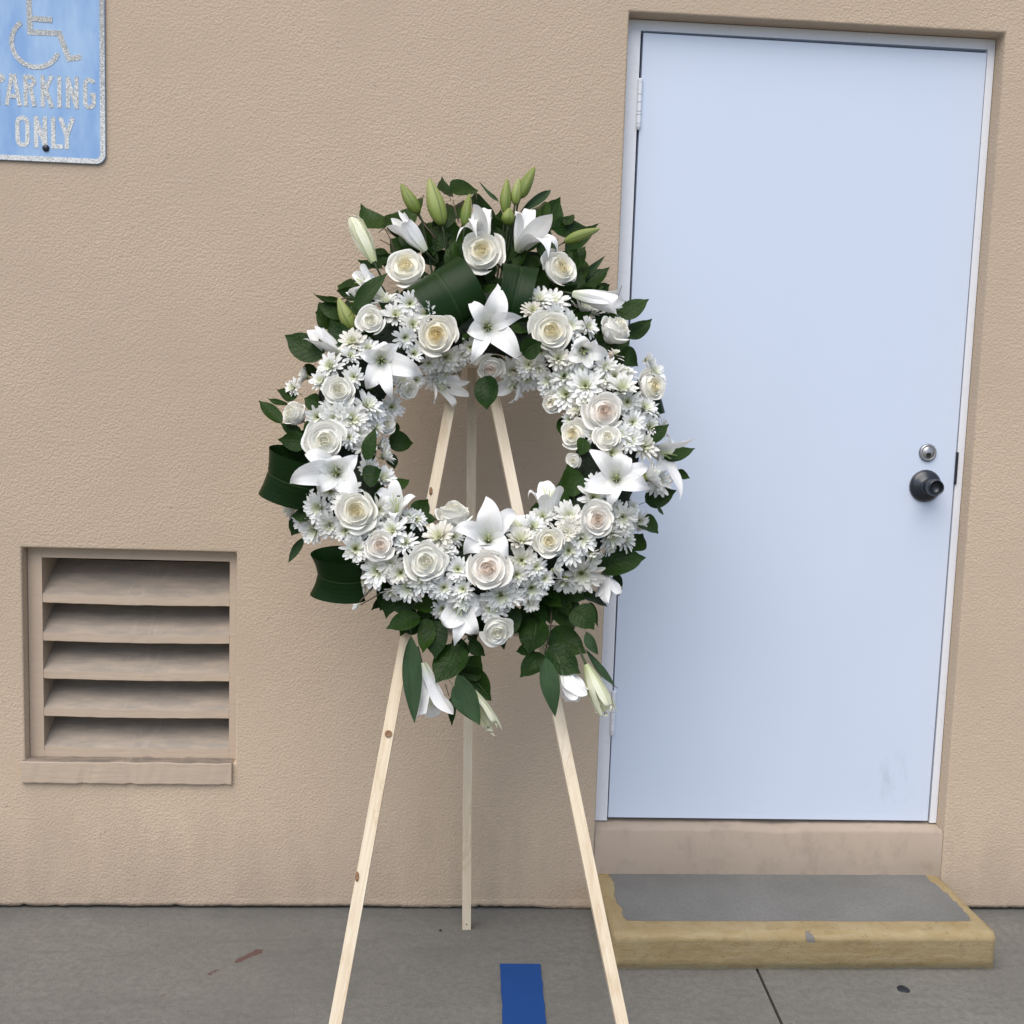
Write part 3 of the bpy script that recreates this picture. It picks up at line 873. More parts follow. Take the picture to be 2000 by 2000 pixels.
MUMS=[(-207, 327, 25, 29, -0.1, 0.54, 0.84, 0), (-180, 262, 85, 28, 0.13, 0.15, 0.98, 0), (-150, 284, 96, 27, 0.04, -0.3, 0.95, 0), (-114, 265, 89, 22, -0.43, -0.35, 0.83, 1), (-142, 238, 88, 24, 0.17, -0.05, 0.98, 0), (-157, 202, 94, 25, 0.28, -0.53, 0.8, 0), (-138, 176, 71, 26, 0.33, -0.21, 0.92, 0), (-106, 171, 36, 26, 0.17, -0.76, 0.63, 0), (-67, 188, 35, 26, 0.45, -0.4, 0.8, 0), (-271, 192, 88, 29, -0.34, 0.05, 0.94, 0), (-272, 158, 91, 25, 0.33, 0.26, 0.91, 0), (-315, 133, 86, 35, -0.44, -0.02, 0.9, 0), (-262, 103, 100, 28, -0.35, -0.29, 0.89, 0), (-378, 149, -7, 26, -0.95, 0.15, 0.28, 1), (-331, 99, 80, 26, -0.42, 0.07, 0.9, 0), (-409, 131, -29, 27, -0.66, 0.06, 0.75, 0), (-45, 193, -3, 23, -0.02, -0.68, 0.74, 0), (-16, 208, 48, 21, -0.18, -0.51, 0.84, 0), (-5, 197, 28, 21, 0.11, -0.43, 0.9, 0), (-29, 199, 28, 18, -0.05, -0.67, 0.74, 0), (-77, 171, -10, 24, 0.2, -0.72, 0.67, 0), (-90, 156, -11, 23, 0.37, -0.63, 0.68, 0), (-237, 179, 87, 21, 0.03, 0.32, 0.95, 0), (133, 316, 81, 29, 0.13, 0.4, 0.91, 0), (163, 324, 58, 32, 0.12, 0.32, 0.94, 0), (167, 268, 94, 31, 0.47, -0.27, 0.84, 0), (245, 349, -20, 38, 0.46, 0.48, 0.75, 0), (199, 247, 87, 28, 0.45, -0.04, 0.89, 0), (245, 259, 68, 29, 0.53, 0.07, 0.84, 0), (118, 279, 98, 22, -0.02, 0.13, 0.99, 0), (175, 172, 81, 27, -0.05, -0.1, 0.99, 0), (114, 171, 49, 28, -0.29, -0.46, 0.84, 0), (190, 136, 67, 30, -0.09, 0.09, 0.99, 0), (160, 133, 45, 28, -0.41, -0.29, 0.87, 0), (231, 104, 94, 33, -0.34, -0.1, 0.93, 0), (267, 123, 87, 29, 0.15, -0.02, 0.99, 0), (277, 149, 94, 25, 0.16, 0.04, 0.99, 0), (324, 152, 68, 31, 0.27, 0.69, 0.67, 0), (228, 143, 85, 22, -0.46, -0.2, 0.86, 0), (398, 240, -46, 24, 0.93, 0.26, 0.26, 1), (415, 211, -49, 30, 0.59, 0.28, 0.76, 0), (308, 197, 60, 20, 0.32, 0.57, 0.76, 0), (83, 175, 1, 26, -0.29, -0.57, 0.77, 0), (207, 165, 86, 19, -0.12, -0.02, 0.99, 0), (113, 157, 3, 26, -0.22, -0.61, 0.76, 0), (228, 378, -39, 27, 0.63, 0.35, 0.69, 0), (271, 350, -25, 27, -0.03, 0.73, 0.68, 0), (138, 190, 78, 21, -0.08, -0.62, 0.78, 0), (136, 162, 51, 22, -0.17, -0.37, 0.91, 0), (96, 164, 0, 21, 0.13, -0.75, 0.65, 0), (297, 131, 86, 24, -0.06, -0.35, 0.94, 0), (-333, 14, 87, 24, -0.13, -0.33, 0.94, 0), (-296, 6, 96, 28, -0.1, -0.25, 0.96, 0), (-261, 8, 96, 31, 0.27, -0.11, 0.96, 0), (-279, 24, 101, 26, 0.38, -0.16, 0.91, 0), (-240, 5, 72, 24, 0.4, -0.15, 0.9, 0), (-264, -34, 98, 23, 0.12, -0.13, 0.98, 0), (-248, -23, 79, 24, 0.05, -0.29, 0.96, 0), (-231, -45, 80, 24, 0.46, -0.09, 0.89, 0), (-202, -25, 30, 25, 0.88, -0.06, 0.47, 1), (-193, -48, 33, 22, 0.89, 0.36, 0.29, 1), (-221, -95, 84, 20, 0.46, -0.16, 0.87, 0), (-262, -150, 100, 28, 0.05, 0.23, 0.97, 0), (-298, -148, 82, 26, 0.09, -0.42, 0.9, 0), (-357, -142, 28, 27, -0.53, -0.28, 0.8, 0), (-325, -174, 49, 31, -0.54, -0.39, 0.75, 0), (-361, -184, -7, 32, -0.61, -0.42, 0.68, 0), (-335, -203, -7, 30, -0.4, -0.59, 0.7, 0), (-298, -212, 53, 30, -0.1, -0.63, 0.77, 0), (-389, -149, -25, 26, -0.88, -0.4, 0.25, 1), (-271, -172, 94, 24, -0.21, -0.01, 0.98, 0), (-262, -229, 76, 21, -0.15, -0.32, 0.93, 0), (-210, -225, 87, 31, -0.36, -0.42, 0.84, 0), (-168, -231, 94, 26, -0.38, 0.13, 0.92, 0), (-241, -266, 72, 26, 0.2, -0.18, 0.96, 0), (-140, -255, 89, 29, -0.13, 0.33, 0.93, 0), (-226, -287, 59, 24, -0.21, -0.52, 0.83, 0), (-195, -310, 66, 31, -0.18, -0.34, 0.92, 0), (-228, -314, 15, 31, -0.49, -0.27, 0.83, 0), (-148, -317, 82, 25, -0.15, -0.4, 0.9, 0), (-133, -341, 57, 31, -0.38, -0.5, 0.78, 0), (-106, -326, 83, 25, -0.18, -0.35, 0.92, 0), (-71, -341, 72, 25, 0.06, -0.54, 0.84, 0), (-120, -202, 80, 21, 0.47, 0.17, 0.86, 0), (-135, -198, 82, 17, 0.05, 0.14, 0.99, 1), (-74, -241, 92, 29, -0.41, 0.24, 0.88, 0), (-42, -236, 75, 24, 0.34, -0.08, 0.94, 0), (-33, -310, 94, 29, -0.13, -0.15, 0.98, 0), (-22, -347, 81, 23, -0.26, -0.14, 0.96, 0), (-194, -107, 59, 24, 0.46, 0.18, 0.87, 0), (-231, 48, 81, 27, 0.49, 0.28, 0.82, 0), (-183, 72, 17, 25, 0.32, -0.41, 0.86, 0), (-218, 38, 66, 25, 0.56, -0.01, 0.83, 0), (-163, 120, 42, 25, 0.56, -0.06, 0.82, 0), (-133, 143, 7, 20, 0.36, -0.44, 0.82, 0), (-237, -240, 75, 17, 0.22, -0.39, 0.89, 0), (-196, -189, 97, 24, 0.25, -0.47, 0.84, 0), (-311, -201, 50, 20, -0.54, -0.4, 0.74, 0), (-170, -299, 80, 21, 0.2, -0.46, 0.86, 0), (-212, 7, 61, 20, 0.64, 0.12, 0.76, 0), (-305, 34, 96, 20, -0.09, -0.37, 0.92, 0), (-58, -268, 98, 17, -0.14, 0.48, 0.87, 0), (157, 136, 46, 29, -0.58, -0.52, 0.63, 0), (192, 98, 60, 31, -0.46, -0.12, 0.88, 0), (324, 74, 82, 29, -0.28, -0.51, 0.81, 0), (312, 99, 94, 32, 0.01, 0.35, 0.94, 1), (369, 79, 48, 30, 0.44, 0.27, 0.86, 0), (401, 93, -24, 27, 0.69, 0.32, 0.65, 0), (333, 25, 88, 29, 0.08, -0.21, 0.97, 0), (380, 34, 43, 30, 0.44, -0.14, 0.89, 0), (429, 67, -35, 18, 0.89, -0.06, 0.45, 0), (325, -19, 95, 29, 0.04, -0.22, 0.98, 0), (362, -18, 58, 29, 0.41, 0.07, 0.91, 0), (285, -51, 101, 28, 0.28, -0.31, 0.91, 0), (224, 60, 68, 29, -0.72, 0.07, 0.69, 1), (374, -81, 41, 34, 0.91, 0.22, 0.35, 1), (404, -73, -12, 27, 0.05, -0.47, 0.88, 0), (251, -116, 89, 25, -0.22, -0.06, 0.97, 0), (246, -146, 87, 31, 0.17, -0.02, 0.98, 0), (334, -157, 51, 26, 0.79, 0.01, 0.62, 0), (294, -170, 78, 22, 0.45, -0.39, 0.8, 0), (308, -184, 71, 25, 0.0, -0.65, 0.76, 0), (357, -169, 0, 19, 0.42, -0.57, 0.71, 0), (283, -223, 69, 28, 0.35, -0.84, 0.41, 1), (326, -213, 10, 32, 0.67, 0.01, 0.74, 0), (193, -191, 92, 28, 0.04, 0.07, 1.0, 0), (187, -232, 100, 25, 0.01, 0.13, 0.99, 0), (218, -239, 92, 28, 0.25, -0.36, 0.9, 0), (193, -263, 86, 28, 0.07, -0.22, 0.97, 0), (120, -214, 88, 31, 0.43, 0.22, 0.88, 0), (88, -206, 61, 28, 0.09, 0.6, 0.8, 0), (93, -246, 95, 28, -0.03, 0.37, 0.93, 0), (96, -288, 93, 30, -0.01, -0.29, 0.96, 0), (125, -301, 93, 27, 0.41, -0.25, 0.88, 0), (86, -318, 93, 27, 0.26, -0.36, 0.9, 0), (242, -268, 71, 27, 0.51, -0.78, 0.36, 1), (189, -318, 49, 29, -0.18, -0.93, 0.33, 1), (224, -302, 43, 35, -0.02, -0.72, 0.69, 0), (144, -320, 76, 18, 0.44, -0.3, 0.85, 0), (119, -339, 63, 30, 0.29, -0.6, 0.74, 0), (242, -277, 55, 18, 0.46, -0.51, 0.72, 0), (280, -245, 50, 18, 0.57, -0.77, 0.28, 1), (247, -8, 89, 19, -0.01, -0.31, 0.95, 0), (201, 44, 46, 19, -0.62, -0.32, 0.72, 0), (237, 68, 91, 26, -0.32, -0.07, 0.95, 0), (303, -9, 97, 23, -0.23, -0.08, 0.97, 0), (161, 122, 37, 24, -0.43, -0.24, 0.87, 0), (351, 41, 65, 23, 0.4, -0.47, 0.78, 0), (165, -303, 82, 20, 0.89, 0.13, 0.44, 1), (197, -218, 99, 23, -0.0, -0.09, 1.0, 0), (312, -202, 58, 22, 0.14, -0.55, 0.83, 0), (141, -184, 65, 24, -0.23, 0.15, 0.96, 0), (-22, -361, 65, 23, 0.12, -0.32, 0.94, 0), (56, -358, 71, 29, 0.05, -0.72, 0.69, 0), (38, -376, 40, 29, -0.22, -0.38, 0.9, 0), (72, -352, 60, 26, -0.47, -0.12, 0.88, 0), (-61, -379, 33, 21, 0.04, -0.68, 0.73, 0), (-164, -345, 39, 26, -0.13, -0.95, 0.3, 1), (-52, -274, 92, 18, 0.1, 0.11, 0.99, 1), (-60, -345, 81, 22, 0.11, -0.47, 0.87, 0), (-104, -331, 81, 23, -0.37, -0.2, 0.91, 0), (117, -363, 43, 26, 0.02, -0.67, 0.74, 1), (226, -358, -26, 20, 0.39, -0.86, 0.32, 1)]
LILIES=[((21, 260, 43), (21, 234, 98), 9, [(43, 356, 86), (-29, 318, 76), (-30, 220, 93), (-18, 142, 80), (100, 266, 88), (99, 159, 73)], 34, 0), ((-209, 166, 51), (-205, 141, 108), 9, [(-260, 159, 96), (-222, 195, 86), (-168, 182, 103), (-99, 113, 90), (-175, 43, 98), (-242, 69, 83)], 32, 0), ((-289, -102, 60), (-285, -117, 119), 9, [(-241, -72, 107), (-370, -59, 97), (-399, -146, 114), (-328, -165, 101), (-236, -168, 109), (-300, -66, 94)], 35, 0), ((300, -98, 60), (288, -111, 117), 9, [(212, -139, 105), (231, -39, 95), (326, -51, 112), (377, -68, 99), (370, -133, 107), (277, -178, 92)], 34, 0), ((393, 10, -40), (424, -6, -10), 8, [(481, 8, 52), (450, -82, -43), (451, -124, 3), (423, 72, -62), (376, -79, 60)], 30, 0), ((29, -239, 54), (26, -244, 108), 9, [(21, -150, 96), (98, -164, 86), (72, -286, 103), (-25, -279, 90), (-62, -224, 98), (25, -258, 83)], 35, 0), ((-21, -362, 6), (-25, -382, 58), 8, [(18, -350, 46), (-67, -357, 36), (-71, -424, 53), (-37, -459, 40), (20, -444, 48), (29, -385, 33)], 32, 0), ((-160, -200, 61), (-162, -178, 106), 9, [(-169, -115, 94), (-219, -142, 84), (-115, -154, 101), (-136, -169, 88), (-170, -222, 96), (-200, -182, 81)], 23, 0), ((92, 479, 5), (113, 509, 45), 17, [(77, 535, 115), (125, 619, -15), (162, 502, 137), (194, 456, 60), (157, 410, 105), (102, 593, -13)], 32, 0), ((13, 491, 15), (5, 530, 45), 16, [(-19, 531, 117), (32, 601, 5), (-56, 469, 57), (29, 561, 0), (-14, 471, 115), (5, 601, -3)], 27, 0), ((-122, 462, 20), (-175, 511, 45), 17, [(-186, 536, 69), (-174, 550, 41), (-213, 502, 52), (-205, 541, 27), (-163, 503, 74), (-189, 510, 30)], 24, 1), ((-213, 339, 20), (-259, 363, 45), 16, [(-265, 390, 80), (-289, 403, 11), (-296, 317, 63), (-283, 314, 54), (-233, 334, 96), (-257, 413, 23)], 25, 0), ((-295, 190, 25), (-348, 223, 45), 17, [(-356, 238, 65), (-377, 244, 31), (-381, 212, 51), (-358, 207, 41), (-337, 238, 57), (-366, 235, 31)], 23, 1), ((231, 203, 70), (225, 166, 121), 8, [(213, 221, 109), (290, 176, 99), (246, 129, 116), (191, 165, 103), (263, 213, 111), (201, 201, 96)], 25, 0), ((214, 358, 35), (300, 336, 45), 17, [(320, 372, 47), (338, 355, 14), (309, 287, 70), (333, 341, 13), (311, 328, 79), (312, 325, 19)], 23, 1), ((-101, 167, -42), (-76, 139, -12), 9, [(-2, 95, 39), (-40, 88, -49), (-93, 72, 37), (-28, 173, -8), (-7, 147, 1), (-110, 180, -50)], 23, 0), ((96, 188, -36), (84, 145, -6), 10, [(39, 145, 5), (41, 124, -17), (69, 76, 42), (111, 118, -19), (96, 133, 41), (64, 172, -25)], 21, 0), ((156, -189, 48), (154, -140, 68), 17, [(101, -133, 75), (144, -85, 33), (178, -131, 111), (166, -133, 32), (125, -159, 114), (158, -93, 32)], 24, 0), ((280, -280, -22), (287, -315, -12), 14, [(257, -347, 11), (285, -348, -36), (307, -343, 20), (323, -310, -6), (283, -360, 25), (269, -316, -32)], 22, 0), ((-101, -487, 16), (-81, -560, 16), 12, [(-116, -609, 16), (-77, -598, -23), (-30, -597, 37), (-48, -580, -18), (-98, -610, 47), (-63, -599, -23)], 30, 0), ((-3, -535, 16), (40, -607, 16), 16, [(64, -619, 16), (50, -630, 10), (52, -617, 20), (45, -621, 10), (57, -614, 16), (47, -609, 11)], 20, 2), ((187, -495, 16), (206, -532, 16), 12, [(249, -536, 16), (224, -560, -16), (209, -565, 47), (190, -567, 1), (234, -554, 42), (209, -560, -13)], 30, 0), ((234, -484, 16), (272, -570, 16), 18, [(297, -584, 16), (269, -594, 16), (281, -583, 23), (278, -588, 9), (287, -579, 16), (265, -580, 16)], 22, 2), ((-236, 415, 40), (-281, 506, 45), 17, [(-297, 529, 53), (-283, 537, 46), (-275, 525, 46), (-292, 529, 39), (-289, 530, 52), (-297, 514, 46)], 22, 2)]
BUDS=[((-141, 565, 15), (-183, 632, 27), 30, 0.9), ((-86, 537, 15), (-118, 649, 27), 41, 0.6), ((-34, 535, 15), (-24, 614, 27), 24, 0.95), ((60, 572, 20), (64, 656, 32), 26, 0.85), ((83, 597, 20), (92, 660, 32), 23, 0.55), ((96, 617, 20), (128, 692, 32), 29, 0.9), ((67, 541, 20), (70, 578, 32), 30, 0.8), ((199, 502, 20), (278, 532, 32), 25, 0.75), ((-274, 252, 20), (-311, 323, 32), 33, 0.6)]
LEAVES=[((-222, 551, -30), (-285, 643, -87), 48, 0), ((-219, 555, -30), (-152, 655, -94), 49, 0), ((-140, 602, -30), (-134, 679, -74), 16, 0), ((-71, 646, -30), (-93, 740, -97), 29, 0), ((-69, 657, -30), (1, 701, -79), 48, 0), ((-50, 583, -30), (-36, 679, -85), 26, 0), ((-19, 646, -30), (45, 629, -98), 44, 0), ((-219, 555, -30), (-186, 558, -80), 26, 0), ((-202, 483, -30), (-163, 546, -98), 26, 0), ((-282, 380, -30), (-329, 421, -83), 34, 0), ((-204, 464, -30), (-276, 478, -97), 48, 0), ((-232, 320, 14), (-291, 331, -2), 38, 0), ((-311, 312, -30), (-369, 366, -60), 31, 0), ((-340, 280, -30), (-365, 346, -44), 26, 0), ((-291, 204, 45), (-325, 270, 30), 40, 0), ((-337, 182, 26), (-427, 238, 15), 52, 0), ((-118, 546, -30), (-76, 605, -75), 32, 0), ((-122, 477, -30), (-47, 507, -62), 34, 0), ((-77, 522, -30), (-77, 668, -77), 32, 0), ((-117, 507, -30), (-61, 584, -84), 34, 0), ((-267, 270, 90), (-200, 355, 102), 29, 0), ((-395, 118, -30), (-442, 117, -20), 46, 0), ((-416, 89, -30), (-466, 117, -66), 13, 0), ((-426, 45, -30), (-481, 101, -35), 26, 0), ((-370, -13, 33), (-419, 22, 25), 22, 0), ((-360, -32, 42), (-420, -17, 28), 34, 0), ((-192, 8, -30), (-135, 16, -47), 38, 0), ((-179, 23, -30), (-173, 63, -46), 18, 0), ((-184, -18, -30), (-174, -58, -22), 23, 0), ((-223, -88, 110), (-209, -19, 122), 24, 0), ((-232, -122, 110), (-191, -113, 122), 39, 0), ((-169, -119, 25), (-139, -92, 13), 31, 0), ((-122, -186, 45), (-98, -148, 48), 33, 0), ((-113, -198, 45), (-78, -193, 51), 28, 0), ((-147, -223, 60), (-121, -212, 72), 23, 0), ((-122, -239, 45), (-89, -209, 40), 20, 0), ((-371, -161, -30), (-388, -210, -36), 33, 0), ((-360, -214, -30), (-394, -262, -63), 15, 1), ((-364, 188, -30), (-388, 174, -54), 27, 0), ((-337, 55, 45), (-371, 79, 33), 31, 0), ((-343, -13, 45), (-360, 23, 52), 31, 0), ((-337, -174, 13), (-385, -180, 10), 28, 0), ((99, 550, -30), (58, 592, -87), 25, 0), ((48, 637, -30), (1, 720, -77), 8, 1), ((99, 611, -30), (184, 718, -82), 18, 1), ((159, 584, -30), (147, 677, -88), 37, 0), ((176, 574, -30), (196, 677, -68), 51, 0), ((206, 581, -30), (234, 640, -72), 20, 0), ((147, 559, -30), (189, 642, -90), 35, 0), ((176, 566, -30), (275, 606, -77), 48, 0), ((206, 509, -30), (291, 617, -79), 33, 0), ((161, 474, -30), (124, 457, -65), 35, 0), ((226, 422, -30), (259, 516, -71), 37, 0), ((230, 415, -30), (311, 535, -88), 15, 1), ((223, 407, -30), (316, 480, -56), 47, 0), ((327, 352, -30), (361, 419, -95), 17, 0), ((349, 286, -30), (415, 354, -68), 34, 0), ((95, 168, 100), (137, 194, 112), 37, 0), ((63, 204, 1), (12, 182, 11), 23, 0), ((317, 220, 25), (366, 196, 11), 38, 0), ((303, 335, -30), (353, 340, -66), 31, 0), ((98, 471, -30), (150, 535, -98), 35, 0), ((68, 509, -30), (148, 553, -73), 32, 0), ((17, 134, 60), (23, 46, 72), 43, 0), ((201, 61, 12), (186, 13, 23), 24, 0), ((225, -20, 100), (213, -65, 112), 25, 0), ((208, -138, 60), (193, -69, 72), 40, 0), ((189, -175, 50), (183, -93, 62), 25, 0), ((424, -12, -30), (500, 22, -45), 28, 0), ((449, -41, -30), (484, -49, -49), 17, 0), ((378, -115, -30), (449, -85, -39), 39, 0), ((402, -119, -30), (419, -142, -37), 8, 1), ((357, -158, -17), (401, -192, -13), 51, 0), ((341, -224, -30), (371, -186, -36), 36, 0), ((268, -275, -4), (371, -248, -5), 50, 0), ((309, -278, -30), (314, -329, -31), 18, 0), ((407, 58, -30), (431, 52, -21), 23, 0), ((347, -16, 45), (422, 40, 44), 33, 0), ((137, -174, 44), (129, -149, 51), 27, 0), ((188, -336, -21), (130, -375, -38), 35, 0), ((185, -338, -28), (214, -408, -20), 52, 0), ((236, -330, -30), (290, -351, -34), 40, 0), ((208, -369, 13), (252, -412, 19), 46, 0), ((132, -388, 7), (115, -463, 7), 56, 0), ((161, -413, -13), (238, -458, -11), 51, 0), ((236, -416, 11), (259, -463, 13), 19, 1), ((133, -444, -4), (89, -460, 13), 21, 0), ((152, -465, -2), (99, -513, 9), 35, 0), ((157, -450, 13), (221, -506, 30), 48, 0), ((148, -477, 48), (166, -595, 60), 31, 1), ((237, -450, -3), (294, -527, 4), 15, 1), ((83, -363, 18), (73, -438, 21), 35, 0), ((124, -363, -11), (83, -422, -6), 38, 0), ((200, -325, -1), (236, -345, -2), 33, 0), ((257, -245, 43), (230, -294, 46), 33, 0), ((250, -343, -30), (272, -392, -59), 16, 0), ((-166, -344, -8), (-211, -369, -28), 20, 0), ((-121, -354, 12), (-170, -376, 9), 33, 0), ((-73, -354, 32), (-123, -379, 27), 35, 0), ((-107, -392, 18), (-175, -421, 32), 35, 0), ((-109, -407, 5), (-143, -421, 18), 21, 0), ((-93, -394, 16), (-98, -472, 32), 30, 0), ((-81, -396, 12), (-74, -479, 20), 40, 0), ((-23, -447, 10), (-71, -528, 22), 61, 0), ((-20, -503, -16), (21, -467, -3), 45, 0), ((-24, -497, -17), (45, -555, -13), 54, 0), ((-4, -436, -6), (28, -467, -5), 24, 0), ((-123, -439, 50), (-110, -613, 62), 31, 1), ((-29, -514, 50), (20, -615, 62), 35, 1), ((-36, -535, 30), (7, -604, 42), 32, 1), ((-35, -546, -14), (-37, -609, -12), 14, 0), ((-61, -383, -19), (-80, -426, -1), 33, 0), ((-122, 497, -30), (-136, 571, -18), 43, 0), ((-99, 491, -25), (-84, 564, -13), 43, 0), ((-65, 496, -30), (-55, 568, -18), 43, 0), ((-16, 515, -35), (-4, 601, -23), 46, 0), ((-139, 486, -30), (-189, 535, -18), 40, 0), ((54, 515, -30), (35, 586, -18), 43, 0), ((75, 519, -35), (82, 585, -23), 41, 0), ((121, 508, -35), (143, 561, -23), 43, 0), ((150, 487, -30), (189, 534, -18), 43, 0), ((31, 540, -40), (53, 611, -28), 38, 0), ((-215, 457, -30), (-255, 480, -18), 40, 0), ((-165, 488, -35), (-209, 518, -23), 40, 0), ((196, 479, -35), (236, 509, -23), 40, 0), ((-83, 535, -40), (-102, 599, -28), 38, 0), ((162, 526, -40), (120, 584, -28), 44, 0), ((220, 460, -35), (254, 520, -23), 38, 0), ((-250, 378, -25), (-287, 405, -13), 37, 0), ((-9, -440, -14), (-39, -467, -9), 38, 0)]
TWIGS=[([(-202, -331, 30), (-230, -366, 32)], 1.6), ([(-187, -346, 30), (-206, -359, 32), (-228, -373, 34)], 1.4), ([(-229, 500, 0), (-200, 483, 2), (-185, 460, 4)], 1.3), ([(-219, 529, 0), (-205, 502, 2), (-191, 459, 4)], 1.5), ([(-147, 575, 0), (-126, 542, 2), (-100, 506, 4)], 2.0), ([(-332, 329, 0), (-305, 342, 2), (-288, 344, 4)], 1.5), ([(316, 345, 50), (325, 375, 52)], 0.7), ([(-7, 619, 0), (-8, 634, 2)], 0.8), ([(-62, 616, 0), (-56, 582, 2), (-47, 554, 4)], 1.4), ([(166, -367, 0), (163, -409, 2), (150, -463, 4)], 1.4), ([(237, -480, -10), (230, -462, -8)], 2.4), ([(-52, -526, 0), (-44, -551, 2)], 0.9), ([(290, -521, -10), (303, -528, -8)], 0.7)]
STRAY_BUD=((-232, -370, 30), (-247, -384, 35))
WREATH_ORIGIN=(-0.416, -0.4513, 1.2928)
TILT=0.41451
LEG_L=((-0.6938, -0.96, 0.0), (0.1599, 0.44, 1.0))
LEG_R=((-0.0675, -0.96, 0.0), (-0.2185, 0.44, 1.0))
LOOPS = [
 ((-0.070, 0.320, 0.045), (0.81, 0.58, 0.05), (0, 0, 1), 0.062, 0.145, -95, 100, 0.06, 1.15, 0.25),
 ((0.084, 0.338, 0.040), (1, -0.10, 0.0), (0, 0, 1), 0.062, 0.082, -100, 90, 0.04, 1.2, 0.15),
 ((-0.382, -0.100, 0.020), (0.24, 0.84, 0.50), (-1, 0, 0), 0.060, 0.112, -170, 150, 0.08, 0.75, 0.2),
 ((-0.272, -0.312, 0.030), (0.02, 0.84, 0.54), (-1, 0, 0), 0.050, 0.096, -160, 150, 0.22, 0.7, 0.15),
 ((0.378, 0.122, 0.0), (-0.12, 0.9, 0.36), (1, 0, 0), 0.038, 0.085, -120, 140, 0.10, 0.9, 0.2),
]
# ================================================================== PARKING SIGN
sg = empty('parking_sign', (-1.497, -0.004, 1.942))
tag(sg, 'faded blue accessible parking sign screwed to the stucco wall', 'sign')
SW, SHH, SR = 0.305, 0.508, 0.024
def rrect(w0, w1, h0, h1, r, y, n=8):
    pts = []
    for cx, cz, a0 in ((w1 - r, h0 + r, -90), (w1 - r, h1 - r, 0), (w0 + r, h1 - r, 90), (w0 + r, h0 + r, 180)):
        for k in range(n + 1):
            a = radians(a0 + 90 * k / n)
            pts.append((cx + r * cos(a), y, cz + r * sin(a)))
    return pts
def plate(name, w0, w1, h0, h1, r, yf, yb, mat, parent):
    a = rrect(w0, w1, h0, h1, r, yf)
    b = rrect(w0, w1, h0, h1, r, yb)
    n = len(a)
    ff = [tuple(range(n)), tuple(range(2 * n - 1, n - 1, -1))]
    for i in range(n):
        j = (i + 1) % n
        ff.append((i, i + n, j + n, j))
    return put(name, mk_mesh(name, a + b, ff, mat, False), parent)
h = SW / 2
plate('panel', -h, h, 0, SHH, SR, -0.0020, 0.0, M_SIGNBLUE, sg)
# raised-ink border ring
a = rrect(-h + 0.0008, h - 0.0008, 0.0008, SHH - 0.0008, SR, -0.0026)
b = rrect(-h + 0.0125, h - 0.0125, 0.0125, SHH - 0.0125, SR - 0.011, -0.0026)
c = [(p[0], -0.002, p[2]) for p in a]
d = [(p[0], -0.002, p[2]) for p in b]
n = len(a)
ff = []
for i in range(n):
    j = (i + 1) % n
    ff += [(i, j, j + n, i + n), (i + 2 * n, j + 2 * n, j, i), (i + n, j + n, j + 3 * n, i + 3 * n)]
put('border', mk_mesh('border', a + b + c + d, ff, M_SIGNWHITE, False), sg)

def stroke(vv, ff, pts, w, closed=False, y=-0.0026):
    """flat ribbon of width w along pts (x,z) with mitred joints"""
    n = len(pts)
    L = []
    for i in range(n):
        p = Vector(pts[i])
        if closed:
            d0 = (p - Vector(pts[i - 1])).normalized(); d1 = (Vector(pts[(i + 1) % n]) - p).normalized()
        else:
            d0 = (p - Vector(pts[i - 1])).normalized() if i else None
            d1 = (Vector(pts[i + 1]) - p).normalized() if i < n - 1 else None
            d0 = d0 or d1; d1 = d1 or d0
        n0 = Vector((-d0.y, d0.x)); n1 = Vector((-d1.y, d1.x))
        m = (n0 + n1)
        m = m / max(0.35, m.length_squared / 2)
        L.append((p + m * w / 2, p - m * w / 2))
    b = len(vv)
    for q0, q1 in L:
        vv += [(q0.x, y, q0.y), (q1.x, y, q1.y), (q0.x, -0.002, q0.y), (q1.x, -0.002, q1.y)]
    for i in range(n if closed else n - 1):
        k0, k1 = b + 4 * i, b + 4 * ((i + 1) % n)
        ff += [(k0, k0 + 1, k1 + 1, k1), (k0, k1, k1 + 2, k0 + 2), (k0 + 1, k0 + 3, k1 + 3, k1 + 1)]
def arc(cx, cz, rx, rz, a0, a1, n=10):
    return [(cx + rx * cos(radians(a0 + (a1 - a0) * i / n)), cz + rz * sin(radians(a0 + (a1 - a0) * i / n))) for i in range(n + 1)]
